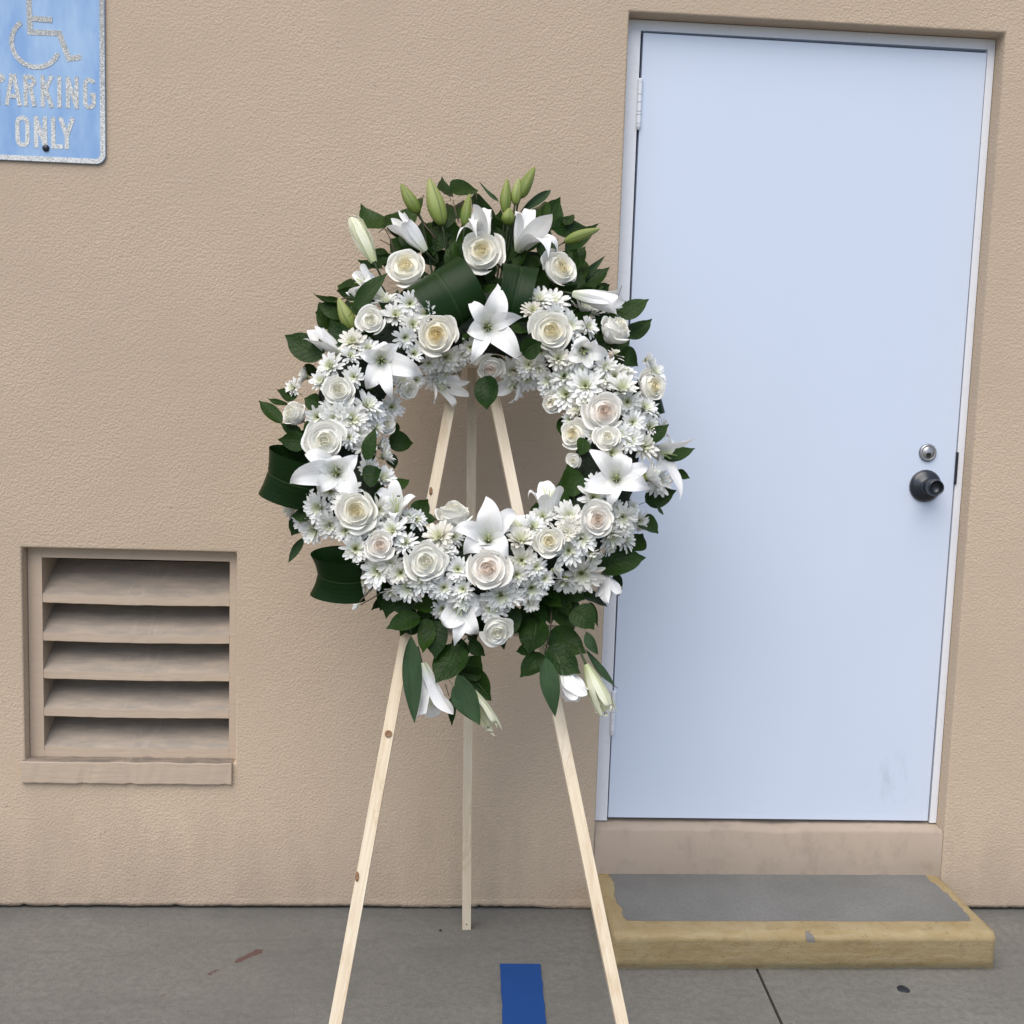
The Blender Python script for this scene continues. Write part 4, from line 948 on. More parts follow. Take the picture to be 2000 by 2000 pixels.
def letter(ch, x, z, w, hh, s):
    """strokes of a narrow highway-style capital in a w x hh cell, stroke s"""
    e = s / 2
    l, r, b, t = x + e, x + w - e, z + e, z + hh - e
    mx, mz = x + w / 2, z + hh / 2
    k = min(w / 2 - e, hh / 4)
    if ch == 'O': return [(arc(mx, t - k, k, k, 180, 0, 8) + arc(mx, b + k, k, k, 0, -180, 8), True)]
    if ch == 'N': return [([(l, z), (l, z + hh)], False), ([(r, z), (r, z + hh)], False), ([(l, z + hh - e), (r, z + e)], False)]
    if ch == 'L': return [([(l, z + hh), (l, b), (x + w, b)], False)]
    if ch == 'Y': return [([(mx, z), (mx, mz - 0.05 * hh)], False), ([(l - e * .4, z + hh), (mx, mz - 0.07 * hh)], False), ([(r + e * .4, z + hh), (mx, mz - 0.07 * hh)], False)]
    if ch == 'P': return [([(l, z), (l, t)] + arc(r - k, t - k, k, k, 90, -90, 8) + [(l + e, t - 2 * k)], False)]
    if ch == 'R': return [([(l, z), (l, t)] + arc(r - k, t - k, k, k, 90, -90, 8) + [(l + e, t - 2 * k)], False), ([(mx, t - 2 * k), (r, z)], False)]
    if ch == 'A': return [([(l - e * .3, z), (mx - e * .5, z + hh)], False), ([(r + e * .3, z), (mx + e * .5, z + hh)], False), ([(l + e, z + hh * .3), (r - e, z + hh * .3)], False)]
    if ch == 'K': return [([(l, z), (l, z + hh)], False), ([(l, z + hh * .38), (r, z + hh)], False), ([(l + (r - l) * .33, z + hh * .56), (r, z)], False)]
    if ch == 'I': return [([(mx, z), (mx, z + hh)], False)]
    if ch == 'G': return [(arc(mx, t - k, k, k, 15, 180, 9) + arc(mx, b + k, k, k, 180, 360, 9) + [(r, mz - e * .6), (mx + e * .2, mz - e * .6)], False)]
    return []
def word(name, cells, z, hh, s):
    vv, ff = [], []
    for ch, x0, x1 in cells:
        for i, (pts, cl) in enumerate(letter(ch, x0, z, x1 - x0, hh, s)):
            stroke(vv, ff, pts, s, cl, -0.0026 - 0.00015 * i)
    put(name, mk_mesh(name, vv, ff, M_SIGNWHITE, False), sg)
K = 1 / 4378.0
def sx(X): return (X - 433) * K
word('lettering', [('P', sx(-50), sx(46)), ('A', sx(45), sx(215)), ('R', sx(240), sx(375)), ('K', sx(420), sx(560)), ('I', sx(595), sx(640)), ('N', sx(685), sx(820)), ('G', sx(868), sx(1003))], 0.1312, 0.0755, 0.0100)
word('lettering', [('O', sx(148), sx(298)), ('N', sx(343), sx(483)), ('L', sx(525), sx(650)), ('Y', sx(610), sx(772))], 0.0330, 0.0755, 0.0104)
# wheelchair emblem
vv, ff = [], []
def P2(X, Y): return (sx(X), 0.0330 + (1550 + (X - 400) * 0.025 - Y) * K)
stroke(vv, ff, [P2(306, -110), P2(318, 345), P2(622, 350), P2(720, 610), P2(850, 590)], 0.0132)
stroke(vv, ff, [P2(330, 205), P2(552, 215)], 0.0132, False, -0.0029)
ccx, ccz = P2(375, 455)
stroke(vv, ff, arc(ccx, ccz, 0.0575, 0.0575, 127, 337, 28), 0.0115, False, -0.0028)
hx, hz = P2(300, -205)
stroke(vv, ff, arc(hx, hz, 0.008, 0.008, 0, 345, 20), 0.0132, True, -0.0028)
put('wheelchair_emblem', mk_mesh('wheelchair_emblem', vv, ff, M_SIGNWHITE, False), sg)
vvv, fff = lathe([(0.0085, 0.0), (0.0085, 0.002), (0.006, 0.005), (0.0001, 0.006)], 16)
put('screw', mk_mesh('screw', [(x, -z - 0.0022, y) for x, y, z in vvv], fff, M_STEEL), sg, (sx(468), 0, 0.0330))
put('screw', bpy.data.meshes['screw'], sg, (sx(468), 0, 0.485))
# ================================================================== EASEL
es = empty('wooden_easel', (-0.39, -0.6, 0.0))
tag(es, 'tall pale pine tripod easel holding the white flower wreath', 'easel')
EO = Vector((-0.39, -0.6, 0.0))
def stick(name, a, b, wx, wy, parent, ref=Vector((1, 0, 0)), wob=0.0007, seed=1, bevel=0.0015):
    """square batten from a to b, its width along ref; local z runs along it"""
    rr = random.Random(seed)
    a, b = Vector(a), Vector(b)
    d = b - a
    L = d.length
    z = d.normalized()
    x = (ref - z * ref.dot(z)).normalized()
    y = z.cross(x)
    bm = bmesh.new()
    box(bm, -wx / 2, wx / 2, -wy / 2, wy / 2, 0, L)
    bev(bm, bevel, 1)
    bmesh.ops.subdivide_edges(bm, edges=[e for e in bm.edges if abs(e.verts[0].co.z - e.verts[1].co.z) > L * .5], cuts=14)
    for vv in bm.verts:
        vv.co.x += 0.0012 * sin(vv.co.z * 4 + seed)
        vv.co.y += 0.0008 * sin(vv.co.z * 5 + seed * 2)
    me = bm_mesh(name, bm, M_WOOD)
    o = put(name, me, parent, a - EO, Matrix((x, y, z)).transposed().to_quaternion())
    return o
SW_ = 0.0235
def leg_at(leg, z): return Vector(leg[0]) + Vector(leg[1]) * z
nE = Vector((0, -1, 0.44)).normalized()
off = -nE * SW_ / 2          # LEG lines give the front face centre
ll = stick('leg', leg_at(LEG_L, 0) + off, leg_at(LEG_L, 1.66) + off, SW_, SW_ * .85, es, seed=1)
lr = stick('leg', leg_at(LEG_R, 0) + off, leg_at(LEG_R, 1.60) + off, SW_, SW_ * .85, es, seed=2)
stick('leg', (-0.3933, -0.1025, 0), (-0.4265, -0.262, 1.60), 0.0225, 0.022, es, seed=3)
c0 = leg_at(LEG_L, 0.902) + Vector((-0.016, 0, 0)) + nE * 0.0095
c1 = leg_at(LEG_R, 0.902) + Vector((0.03, 0, 0)) + nE * 0.0095
stick('crossbar', c0, c1, 0.022, 0.018, es, ref=Vector((0, .44, 1)), seed=4)
c0 = leg_at(LEG_L, 1.50) + Vector((-0.01, 0, 0)) + off * 2.0
c1 = leg_at(LEG_R, 1.50) + Vector((0.01, 0, 0)) + off * 2.0
stick('head_block', c0, c1, 0.05, 0.02, es, ref=Vector((0, .44, 1)), seed=5)
# knot and the bark notch on the left leg
vv, ff = lathe([(0.0072, 0.0), (0.0072, 0.0004), (0.0062, 0.0008), (0.0052, 0.0004), (0.0001, 0.0006)], 20)
q = nE.to_track_quat('Z', 'Y')
put('knot', mk_mesh('knot', vv, ff, M_KNOT), es, leg_at(LEG_L, 0.702) - EO + nE * 0.001, q)
vv, ff = lathe([(0.006, -0.002), (0.0055, 0.0006), (0.003, 0.0008), (0.0001, 0.0003)], 14)
vv = [(x * 0.62, y * 1.6, z) for x, y, z in vv]
put('knot', mk_mesh('bark_notch', vv, ff, M_KNOT), es, leg_at(LEG_L, 0.4494) + Vector((-0.0092, 0, 0)) - EO + nE * 0.001, q)
put('knot', bpy.data.meshes['bark_notch'], es, leg_at(LEG_L, 1.185) + Vector((-0.006, 0, 0)) - EO + nE * 0.001, q)
vv, ff = lathe([(0.0018, 0.0), (0.0018, 0.0004), (0.0001, 0.0006)], 10)
put('nail', mk_mesh('nail', [(x, -z, y) for x, y, z in vv], ff, M_STEEL), es, Vector((-0.3938, -0.1136 - 0.0018, 0.016)) - EO)
# ================================================================== WREATH
WR = empty('flower_wreath', WREATH_ORIGIN)
WR.rotation_euler = (pi / 2 - TILT, 0, 0)
tag(WR, 'large round wreath of white roses, lilies and chrysanthemums on the easel', 'wreath')
def mm(t): return Vector((t[0], t[1], t[2])) * 0.001
RINGR = 0.292

# ---- foam ring that everything is pushed into
v, f = [], []
na, nb_ = 96, 20
from mathutils import noise as mnoise
for i in range(na):
    A = 2 * pi * i / na
    for j in range(nb_):
        B = 2 * pi * j / nb_
        rr_ = 0.068
        p = Vector(((RINGR + rr_ * cos(B)) * cos(A), (RINGR + rr_ * cos(B)) * sin(A), rr_ * 0.85 * sin(B) + 0.008))
        k = mnoise.noise(p * 38) * 0.007
        q = Vector((cos(B) * cos(A), cos(B) * sin(A), sin(B)))
        v.append(p + q * k)
for i in range(na):
    for j in range(nb_):
        a, b = i * nb_ + j, i * nb_ + (j + 1) % nb_
        c, d = ((i + 1) % na) * nb_ + (j + 1) % nb_, ((i + 1) % na) * nb_ + j
        f.append((a, d, c, b))
put('foam_ring', mk_mesh('foam_ring', v, f, M_FOAM), WR)

def q_face(fv, spin):
    fv = Vector(fv).normalized()
    return fv.to_track_quat('Z', 'Y') @ Quaternion((0, 0, 1), spin)

# ---------------------------------------------------------------- roses
def rose_petal(rr, k, NI, NP, ang, N=10, Mv=10):
    """petal k of NP, counted from the heart; the first NI are the tight heart"""
    inner = k < NI
    if inner:
        q = k / NI
        Rk, zt, hw = 0.07 + 0.34 * q, 0.40 + 0.03 * sin(pi * q), 1.5 - 0.45 * q
        t = 0.35 * q
    else:
        q = (k - NI) / (NP - NI - 1)
        Rk, zt, hw = 0.46 + 0.46 * q, 0.42 - 0.28 * q ** 1.4, 1.1 - 0.2 * q
        t = 0.4 + 0.6 * q
    Rk *= rr.uniform(0.95, 1.05)
    zt += rr.uniform(-0.03, 0.03)
    ph, ph2 = rr.uniform(0, 6.28), rr.uniform(0, 6.28)
    wob = 0.02 + 0.06 * t
    tw = rr.uniform(-0.3, 0.3) * (1 - t)
    notch = rr.uniform(0, 0.05) * t
    z0 = -0.42
    vv = []
    for j in range(Mv + 1):
        s = j / Mv
        for i in range(N + 1):
            u = 2 * i / N - 1
            edge = 1 - 0.17 * abs(u) ** 3 - notch * exp(-(u / 0.25) ** 2)
            ss = s * edge
            r = Rk * (0.10 + 0.90 * sin(pi / 2 * min(1, ss * 1.3)) ** 0.75)
            if inner:
                r *= 1 - 0.10 * max(0, ss - 0.7) / 0.3
            else:
                r += 0.10 * q * max(0, ss - 0.55)
            lip = max(0, ss - 0.84) / 0.16
            r += (0.012 + 0.13 * t ** 1.5) * lip ** 1.5
            z = z0 + (zt - z0) * ss ** 1.05 - (0.01 + 0.09 * t * t) * lip ** 2
            r += wob * ss * ss * (0.6 * sin(2.6 * u + ph) + 0.4 * sin(5.1 * u + ph2))
            z += wob * 0.8 * ss * ss * sin(3.7 * u + ph2)
            r += 0.055 * u * u * ss * (0.2 + t)
            a = ang + u * hw * (0.35 + 0.65 * ss ** 0.5) + tw * ss
            vv.append((r * cos(a), r * sin(a), z))
    ff = []
    for j in range(Mv):
        for i in range(N):
            k_ = j * (N + 1) + i
            ff.append((k_, k_ + 1, k_ + N + 2, k_ + N + 1))
    return vv, ff
def rose_set(seed):
    rr = random.Random(seed)
    NI, NP = 13, 23
    core_v, core_f, outer = [], [], []
    for k in range(NP):
        a = k * 2.39996 + rr.uniform(-0.3, 0.3)
        vv, ff = rose_petal(rr, k, NI, NP, a)
        if k < NP - 9:
            b = len(core_v)
            core_v += vv
            core_f += [tuple(i + b for i in q) for q in ff]
        else:
            outer.append(mk_mesh('rose_petal', vv, ff, M_ROSE))
    # crumpled folds in the eye
    for k in range(9):
        a = rr.uniform(0, 6.28)
        d = rr.uniform(0.0, 0.16)
        b = len(core_v)
        n = 7
        cur, ln, top = rr.uniform(-4, 4), rr.uniform(0.16, 0.3), rr.uniform(0.30, 0.40)
        x, y, aa = d * cos(a * 1.7) - ln / 2 * cos(a), d * sin(a * 1.7) - ln / 2 * sin(a), a
        for i in range(n + 1):
            core_v += [(x, y, 0.0), (x, y, top - 0.05), (x + 0.02 * cos(aa + 1.57), y + 0.02 * sin(aa + 1.57), top - 0.05 * (2 * i / n - 1) ** 2)]
            x += ln / n * cos(aa); y += ln / n * sin(aa); aa += cur * ln / n * 2
        for i in range(n):
            q = b + 3 * i
            core_f += [(q, q + 3, q + 4, q + 1), (q + 1, q + 4, q + 5, q + 2)]
    vv, ff = lathe([(0.01, 0.27), (0.2, 0.26), (0.42, 0.20), (0.62, 0.10), (0.76, -0.03), (0.7, -0.2)], 20, False)  # filler dome added between the petals so their gaps stay shallow and bright
    b = len(core_v)
    core_v += vv
    core_f += [tuple(i + b for i in q) for q in ff]
    vv, ff = lathe([(0.02, -0.66), (0.10, -0.52), (0.30, -0.44), (0.48, -0.32), (0.30, -0.2), (0.02, -0.05)], 14, False)
    b = len(core_v)
    core_v += vv
    core_f += [tuple(i + b for i in q) for q in ff]
    return mk_mesh('rose', core_v, core_f, M_ROSE), outer
TINT = {0: (0.92, 0.90, 0.78), 1: (0.92, 0.85, 0.62), 2: (0.92, 0.80, 0.70), 3: (0.93, 0.80, 0.48)}
rose_sets = [rose_set(s) for s in (3, 8, 15, 21, 34)]
random.seed(5)
for i, (x, y, z, rad, fx, fy_, fz, ti) in enumerate(ROSES):
    core, outer = rose_sets[i % 5]
    tall = ti >= 10                     # still half closed, cup-shaped
    ti %= 10
    s = rad * 0.00108
    o = put('rose', core, WR, mm((x, y, z)), q_face((fx, fy_, fz), random.uniform(0, 6.28)), (s * 0.9, s * 0.9, s * 1.7) if tall else s)
    o.color = (*TINT[ti], 1)
    for m_ in outer:
        c = put('petal', m_, o)
        c.color = o.color

# ---------------------------------------------------------------- chrysanthemums
def mum_mesh(seed, closed):
    rr = random.Random(seed)
    vv, ff = [], []
    rows = [(15, 1.0, 14, 0.0), (13, 0.90, 30, 0.04), (12, 0.72, 46, 0.07), (10, 0.5, 60, 0.09)]
    if closed:
        rows = [(13, 1.0, 46, 0.0), (12, 0.95, 58, 0.03), (9, 0.85, 70, 0.05)]
    for n, L, el, z0 in rows:
        for k in range(n):
            if rr.random() < 0.05: continue
            a = 2 * pi * (k + rr.uniform(-0.28, 0.28)) / n + L
            e = radians(el + rr.uniform(-9, 9))
            ln = L * rr.uniform(0.86, 1.08)
            w = rr.uniform(0.105, 0.14) * (0.75 + 0.25 * L)
            ca, sa = cos(a), sin(a)
            b = len(vv)
            curl = rr.uniform(-0.1, 0.5) if not closed else rr.uniform(0.1, 0.5)
            sidew = rr.uniform(-0.12, 0.12)
            prof = [(0.0, 0.35), (0.3, 0.7), (0.62, 1.0), (0.86, 0.9), (1.0, 0.32)]
            r, z = 0.06, z0
            pt = 0.0
            for s, wf in prof:
                ds = (s - pt) * ln
                pt = s
                ee = e * (1 - curl * s)
                r += ds * cos(ee); z += ds * sin(ee)
                sw = sidew * s * s
                for u in (-1, 0, 1):
                    lift = 0.055 * wf * (abs(u)) * (1 if s < 0.9 else 0.5)
                    px = r - lift * sin(ee) ; pz = z + lift * cos(ee)
                    oy = u * w * wf + sw
                    vv.append((px * ca - oy * sa, px * sa + oy * ca, pz))
            for j in range(4):
                for i in range(2):
                    q = b + 3 * j + i
                    ff.append((q, q + 1, q + 4, q + 3))
    # calyx
    lv, lf = lathe([(0.03, -0.35), (0.05, -0.14), (0.17, -0.07), (0.2, 0.0), (0.1, 0.03)], 10)
    b = len(vv)
    vv += lv
    ff += [tuple(i + b for i in q) for q in lf]
    return mk_mesh('chrysanthemum', vv, ff, M_MUM)
def centre_mesh(seed):
    rr = random.Random(seed)
    vv, ff = [], []
    # dome of little florets
    for k in range(34):
        d = 0.205 * sqrt((k + 0.5) / 34)
        a = k * 2.39996
        h0 = 0.13 + 0.05 * (1 - (d / 0.205) ** 2) + rr.uniform(-0.012, 0.02)
        cx, cy = d * cos(a), d * sin(a)
        s = 0.03
        b = len(vv)
        for u, w in ((-1, -1), (1, -1), (1, 1), (-1, 1)):
            vv.append((cx + u * s, cy + w * s, 0.0))
        for u, w in ((-1, -1), (1, -1), (1, 1), (-1, 1)):
            vv.append((cx * 1.1 + u * s * 0.75, cy * 1.1 + w * s * 0.75, h0))
        ff += [(b + 4, b + 5, b + 6, b + 7)] + [(b + i, b + (i + 1) % 4, b + 4 + (i + 1) % 4, b + 4 + i) for i in range(4)]
    return mk_mesh('flower_centre', vv, ff, M_MUMC)
mums = [mum_mesh(s, False) for s in range(40, 54)]
mumc = [mum_mesh(s, True) for s in range(60, 66)]
cents = [centre_mesh(s) for s in (1, 2)]
random.seed(9)
for i, (x, y, z, rad, fx, fy_, fz, k) in enumerate(MUMS):
    me = random.choice(mumc if k or random.random() < 0.14 else mums)
    fv = Vector((fx, fy_, fz))
    s = rad * 0.001 * random.choice((0.98, 1.1, 1.18, 1.25, 1.3, 1.4))
    o = put('chrysanthemum', me, WR, mm((x, y, z)) - fv * s * 0.25, q_face(fv, random.uniform(0, 6.28)), s)
    put('flower_centre', cents[i % 2], o)

# ---------------------------------------------------------------- lilies
def bez(p0, p1, p2, p3, t):
    a = 1 - t
    return p0 * a ** 3 + p1 * 3 * a * a * t + p2 * 3 * a * t * t + p3 * t ** 3
def tepal_mesh(B, Mo, tr, tip, w, op, rr, mat):
    ax = (Mo - B)
    LB = ax.length
    ax.normalize()
    rel = tip - Mo
    rad = rel - ax * rel.dot(ax)
    if rad.length < 0.004:
        rad = ax.orthogonal()
    rad.normalize()
    D = rel.length
    p0 = B + rad * tr * 0.22
    p1 = B + ax * LB * 0.5 + rad * tr * 0.95
    if op == 2:
        p2 = Mo + rad * tr * 1.0
    elif op == 1:
        p2 = Mo + rad * tr * 0.75 + ax * D * 0.35
    else:
        p2 = Mo + rad * (tr * 0.8 + D * 0.30) + ax * D * 0.42
    NU, NV = 8, 16
    ph, wv = rr.uniform(0, 6.28), rr.uniform(0.05, 0.12)
    roll = rr.uniform(-0.55, 0.55)
    sway = rr.uniform(-0.14, 0.14) * D if op == 0 else 0
    curl = rr.choice((0.05, 0.1, 0.2, 0.34)) * D if op == 0 else 0
    vv, uv, ff = [], [], []
    for j in range(NV + 1):
        t = j / NV
        p = bez(p0, p1, p2, tip, t)
        tg = (bez(p0, p1, p2, tip, min(1, t + 0.02)) - bez(p0, p1, p2, tip, max(0, t - 0.02))).normalized()
        if t > 0.72:
            p = p - (ax + rad * 0.5) * curl * ((t - 0.72) / 0.28) ** 2
        proj = (p - B).dot(ax)
        d_ax = (p - (B + ax * proj)).length
        nref = (B + ax * (proj + 0.02 + 1.6 * d_ax)) - p
        nn = nref - tg * nref.dot(tg)
        if nn.length < 1e-5:
            nn = ax.copy()
        nn.normalize()
        sd_ = tg.cross(nn)
        p = p + sd_ * sway * sin(pi * t) * t
        prof = sin(pi * min(1, 0.10 + 0.84 * t)) ** 0.75 * (1 - t ** 7)
        W = w * prof
        cup = 0.30 if op == 0 else 0.42
        cup *= (1 - 0.55 * t)
        for i in range(NU + 1):
            u = 2 * i / NU - 1
            h = cup * W * 0.5 * u * u
            h -= 0.045 * W * exp(-(u / 0.16) ** 2)
            h += wv * W * abs(u) ** 2 * sin(9 * t + ph + (2.0 if u > 0 else 0)) * min(1, 1.6 * t)
            pp = p + sd_ * (u * W * 0.5 * (1 - 0.10 * cup)) + nn * h
            pp += (nn * u * W * 0.5) * roll * t
            vv.append(pp)
            uv.append((u, t))
    for j in range(NV):
        for i in range(NU):
            k = j * (NU + 1) + i
            ff.append((k, k + 1, k + NU + 2, k + NU + 1))
    return mk_mesh('lily_petal', vv, ff, mat, True, uv)
for idx, (B, Mo, tr, tips, w, op) in enumerate(LILIES):
    rr = random.Random(100 + idx)
    B, Mo = mm(B), mm(Mo)
    tr, w = tr * 0.001 * (1.0 if op == 0 else 1.25), w * 0.001 * (1.55 if op == 0 else 1.7)
    mat = M_LILYG if op == 2 else M_LILY
    ax = (Mo - B).normalized()
    # receptacle, pistil and stamens
    vv, ff = tube([B - ax * 0.035, B - ax * 0.004, B + ax * 0.004], [0.0026, 0.003, 0.0045])
    if op == 0:
        s0 = ax.orthogonal().normalized()
        s1 = ax.cross(s0)
        for k in range(7):
            a = 2 * pi * k / 6 + rr.uniform(-.2, .2)
            sp_ = (s0 * cos(a) + s1 * sin(a)) * (0.011 if k < 6 else 0.002)
            end = Mo + ax * rr.uniform(0.010, 0.022) + sp_ * 1.2
            tv, tf = tube([B, (B + Mo) / 2 + sp_ * 0.3, Mo + sp_ * 0.6, end], [0.0009, 0.0008, 0.0007, 0.0006 if k < 6 else 0.0016], 5)
            b = len(vv)
            vv += tv
            ff += [tuple(i + b for i in q) for q in tf]
    me_ = mk_mesh('lily', vv, ff, M_STAMEN)
    me_.materials.append(M_STEM)
    for pl_ in me_.polygons[:14]:
        pl_.material_index = 1
    o = put('lily', me_, WR)
    if idx in (2, 7, 13, 15, 16):
        av, af = tube([Mo + ax * 0.016 + Vector((0.004, 0.004, 0)), Mo + ax * 0.019 + Vector((0.009, 0.002, 0))], [0.0018, 0.0015], 6)
        put('anther', mk_mesh('anther', av, af, M_ANTHER), o)
    order = sorted(range(len(tips)), key=lambda k: math.atan2((mm(tips[k]) - Mo).y, (mm(tips[k]) - Mo).x))
    for n_, k in enumerate(order):
        ww = w * (1.0 if n_ % 2 == 0 else 0.72) * rr.uniform(0.92, 1.05)
        put('petal', tepal_mesh(B, Mo, tr, mm(tips[k]), ww, op, rr, mat), o)

# ---------------------------------------------------------------- lily buds on stems
def bud_mesh(seed):
    rr = random.Random(seed)
    vv, ff = [], []
    n, m = 18, 14
    for j in range(m + 1):
        t = j / m
        r = 0.5 * (sin(pi * (0.06 + 0.90 * t ** 0.8)) ** 0.8) * (1 - 0.25 * t) if t < 1 else 0.02
        bend = 0.10 * sin(pi * t)
        for i in range(n):
            a = 2 * pi * i / n
            q = 1 - 0.10 * (0.5 + 0.5 * cos(3 * a)) ** 3 + 0.02 * sin(7 * a + 5 * t)
            vv.append((t, r * q * sin(a) + bend * 0.4, r * q * cos(a)))
    for j in range(m):
        for i in range(n):
            a, b = j * n + i, j * n + (i + 1) % n
            ff.append((a, b, b + n, a + n))
    ff.append(tuple(range(n))[::-1]); ff.append(tuple(range(m * n, m * n + n)))
    return mk_mesh('lily_bud', vv, ff, M_BUD)
buds = [bud_mesh(1), bud_mesh(2)]
def frame_x(d, nref):
    x = d.normalized()
    z = (nref - x * nref.dot(x)).normalized()
    y = z.cross(x)
    return Matrix((x, y, z)).transposed().to_quaternion()
random.seed(21)
def ring_point(p, inset=0.02):
    q = Vector((p.x, p.y, 0))
    q = q.normalized() * RINGR
    return Vector((q.x, q.y, 0.02))
for i, (B, T, w, g) in enumerate(BUDS):
    B, T = mm(B), mm(T)
    d = T - B
    o = put('lily_bud', buds[i % 2], WR, B, frame_x(d, Vector((random.uniform(-.6, .6), random.uniform(-.6, .6), 1))), (d.length * 1.04, w * 0.00118, w * 0.00118))
    o.color = (g, g, g, 1)
    e = ring_point(B)
    mid_ = B.lerp(e, 0.45) - d.normalized() * 0.01
    v_ = [B + d.normalized() * 0.003, B - d.normalized() * 0.016 + Vector((0, 0, -0.008)), Vector((mid_.x, mid_.y, -0.045)), Vector((e.x, e.y, -0.01))]
    tv, tf = tube(v_, [0.0026, 0.0024, 0.0026, 0.003], 7)
    put('flower_stem', mk_mesh('flower_stem', tv, tf, M_STEM), WR)

# ---------------------------------------------------------------- leaves
def leaf_mesh(seed, kind):
    rr = random.Random(seed)
    NU, NV = 8, 16
    vv, uv, ff = [], [], []
    bend = rr.uniform(-0.16, 0.22)
    fold = rr.uniform(0.08, 0.30)
    side = rr.uniform(-0.10, 0.10)
    twist = rr.uniform(-0.5, 0.5)
    ph = rr.uniform(0, 6.28)
    for j in range(NV + 1):
        t = j / NV
        if kind == 0:
            prof = (sin(pi * t ** 0.72) ** 0.72) * (1 - 0.35 * max(0, t - 0.72) / 0.28) if 0 < t < 1 else 0
            if t > 0.86: prof *= 0.8
        else:
            prof = (sin(pi * t ** 0.85) ** 0.9) if 0 < t < 1 else 0
        prof = max(prof, 0.012)
        z0 = bend * (sin(pi * t) - 0.7 * t * t)
        y0 = side * sin(pi * t)
        tw = twist * (t - 0.4)
        for i in range(NU + 1):
            u = 2 * i / NU - 1
            y = u * 0.5 * prof
            z = fold * abs(u) ** 1.3 * prof * 0.5 + 0.03 * sin(7 * t + ph + u * 1.5) * u * u * prof
            vv.append((t, y0 + y * cos(tw), z0 + z + y * sin(tw) * 0.6))
            uv.append((u, t))
    for j in range(NV):
        for i in range(NU):
            k = j * (NU + 1) + i
            ff.append((k, k + 1, k + NU + 2, k + NU + 1))
    # petiole
    tv, tf = tube([(-0.22, 0.0, -0.05), (-0.1, 0, -0.01), (0.03, 0, 0.0)], [0.014, 0.014, 0.012], 5)
    b = len(vv)
    vv += [Vector(p) for p in tv]
    uv += [(0, 0)] * len(tv)
    ff += [tuple(i + b for i in q) for q in tf]
    return mk_mesh('leaf', vv, ff, M_LEAF if kind == 0 else M_LILYLEAF, True, uv)
leaf_k = {0: [leaf_mesh(s, 0) for s in range(200, 210)], 1: [leaf_mesh(s, 1) for s in range(220, 225)]}
random.seed(31)
def add_leaf(B, T, w, k, roll=0.5):
    d = T - B
    nref = Vector((random.gauss(0, roll), random.gauss(0, roll), 1))
    me = random.choice(leaf_k[k])
    L = d.length
    return put('leaf', me, WR, B, frame_x(d, nref), (L, w, (L + w) / 2))
for B, T, w, k in LEAVES:
    add_leaf(mm(B), mm(T), w * 0.001 * 1.27, k, 0.32 if k == 0 else 0.3)
# backing leaves pushed into the ring between and behind the flowers
random.seed(77)
for i in range(64):
    a = 2 * pi * (i + random.random()) / 64
    tb = random.choice((-1, 1, 1))
    rb = RINGR + tb * random.uniform(0.02, 0.055)
    B = Vector((rb * cos(a), rb * sin(a), random.uniform(-0.02, 0.04)))
    d = Vector((cos(a + random.uniform(-.9, .9)), sin(a + random.uniform(-.9, .9)), random.uniform(-0.35, 0.5))) * (1 if tb > 0 else -1)
    L = random.uniform(0.045, 0.062) if tb > 0 else random.uniform(0.03, 0.045)
    add_leaf(B, B + d * L, L * random.uniform(0.5, 0.68), 0, 0.7)
# leaves filling the depth among the blooms (seen as the dark gaps)
for i in range(56):
    a = 2 * pi * (i + random.random()) / 56
    rb = RINGR + random.uniform(-0.05, 0.05)
    B = Vector((rb * cos(a), rb * sin(a), random.uniform(0.045, 0.06)))
    b_ = random.uniform(0, 6.28)
    d = Vector((cos(b_), sin(b_), random.uniform(-.1, .3)))
    L = random.uniform(0.04, 0.06)
    add_leaf(B, B + d * L, L * 0.6, 0, 0.8)

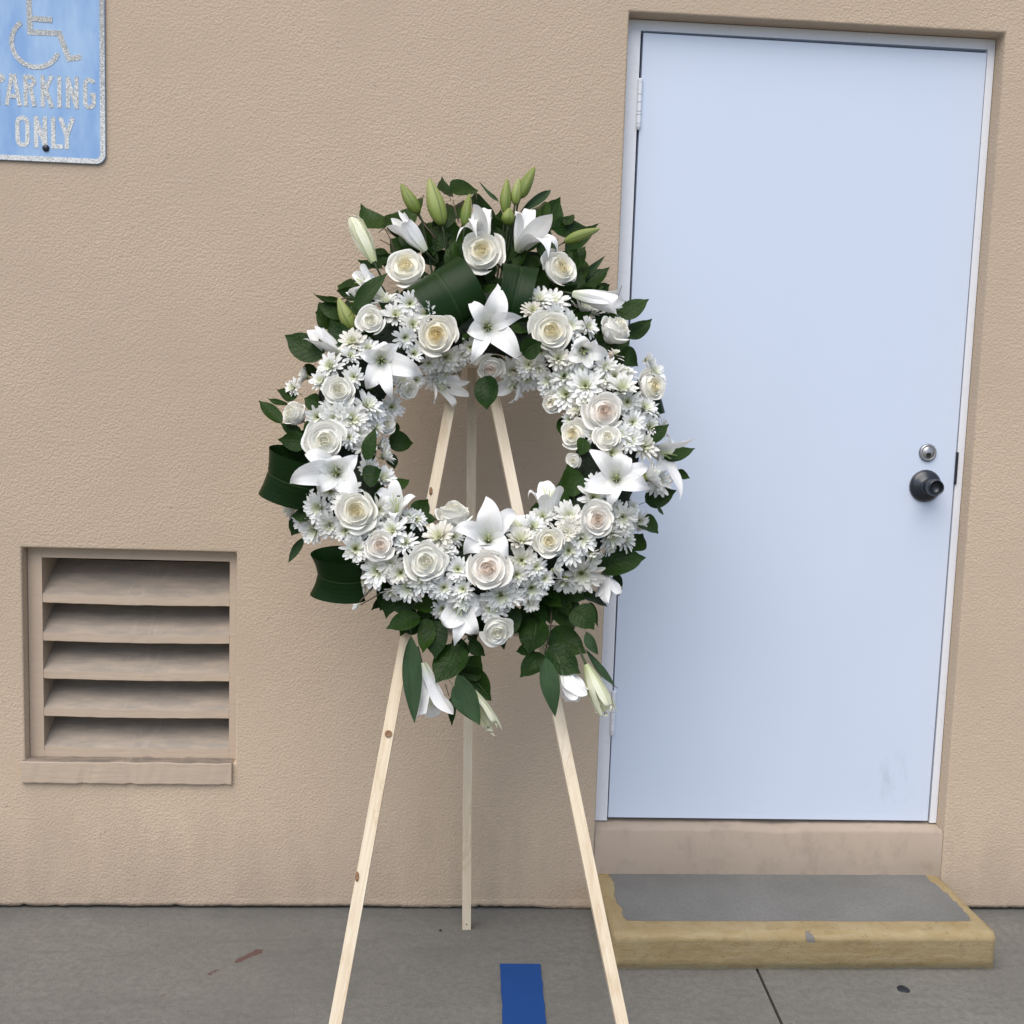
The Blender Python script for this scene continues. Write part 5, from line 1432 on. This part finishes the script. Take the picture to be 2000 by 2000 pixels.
# dense dark greenery behind the crest and under the foot of the ring
for i in range(112):
    top = i < 84
    a = radians(random.uniform(38, 142) if top else random.uniform(238, 308))
    rb = random.uniform(0.335, 0.47) if top else random.uniform(0.33, 0.39)
    B = Vector((rb * cos(a), rb * sin(a) * (1.05 if top else 1.0), random.uniform(-0.05, 0.005)))
    dd = a + random.gauss(0, 0.55)
    d = Vector((cos(dd), sin(dd), random.uniform(-0.25, 0.35)))
    L = random.uniform(0.055, 0.08)
    add_leaf(B, B + d * L, L * random.uniform(0.52, 0.68), 0, 0.55)

# ---------------------------------------------------------------- looped ribbed leaves
def loop_leaf(c, axis, e1, rad, width, a0, a1, flare=0.25, squash=1.0, taper=0.35, tail=0.08):
    c, axis, e1 = Vector(c), Vector(axis).normalized(), Vector(e1)
    e1 = (e1 - axis * e1.dot(axis)).normalized()
    e2 = axis.cross(e1)
    NS, NW = 30, 14
    vv, uv, ff = [], [], []
    for j in range(NS + 1):
        s = j / NS
        a = radians(a0 + (a1 - a0) * s)
        wf = 1 - taper * abs(2 * s - 1) ** 3
        for i in range(NW + 1):
            u = 2 * i / NW - 1
            r = rad * (1 + flare * u * u - 0.06 * exp(-(u / 0.06) ** 2) * 0.5)
            r += 0.002 * sin(9 * s + 2 * u)
            p = c + (e1 * cos(a) + e2 * sin(a) * squash) * r + axis * (u * width / 2 * wf + 0.006 * sin(5 * s + u))
            vv.append(p)
            uv.append((u, s))
    for j in range(NS):
        for i in range(NW):
            k = j * (NW + 1) + i
            ff.append((k, k + 1, k + NW + 2, k + NW + 1))
    put('looped_leaf', mk_mesh('looped_leaf', vv, ff, M_RIB, True, uv), WR)
for args in LOOPS:
    loop_leaf(*args)

# ---------------------------------------------------------------- small stems and twigs
def twig(pts, r, mat=M_STEM, name='twig'):
    tv, tf = tube([mm(p) for p in pts], [r * 0.001] * len(pts), 6)
    put(name, mk_mesh(name, tv, tf, mat), WR)
for pts, r in TWIGS:
    twig(pts, r, M_TWIG)
# half-open chrysanthemum bud straying below the ring
B, T = mm(STRAY_BUD[0]), mm(STRAY_BUD[1])
o = put('chrysanthemum_bud', mumc[1], WR, B, (T - B).to_track_quat('Z', 'Y'), (0.009, 0.009, 0.02))
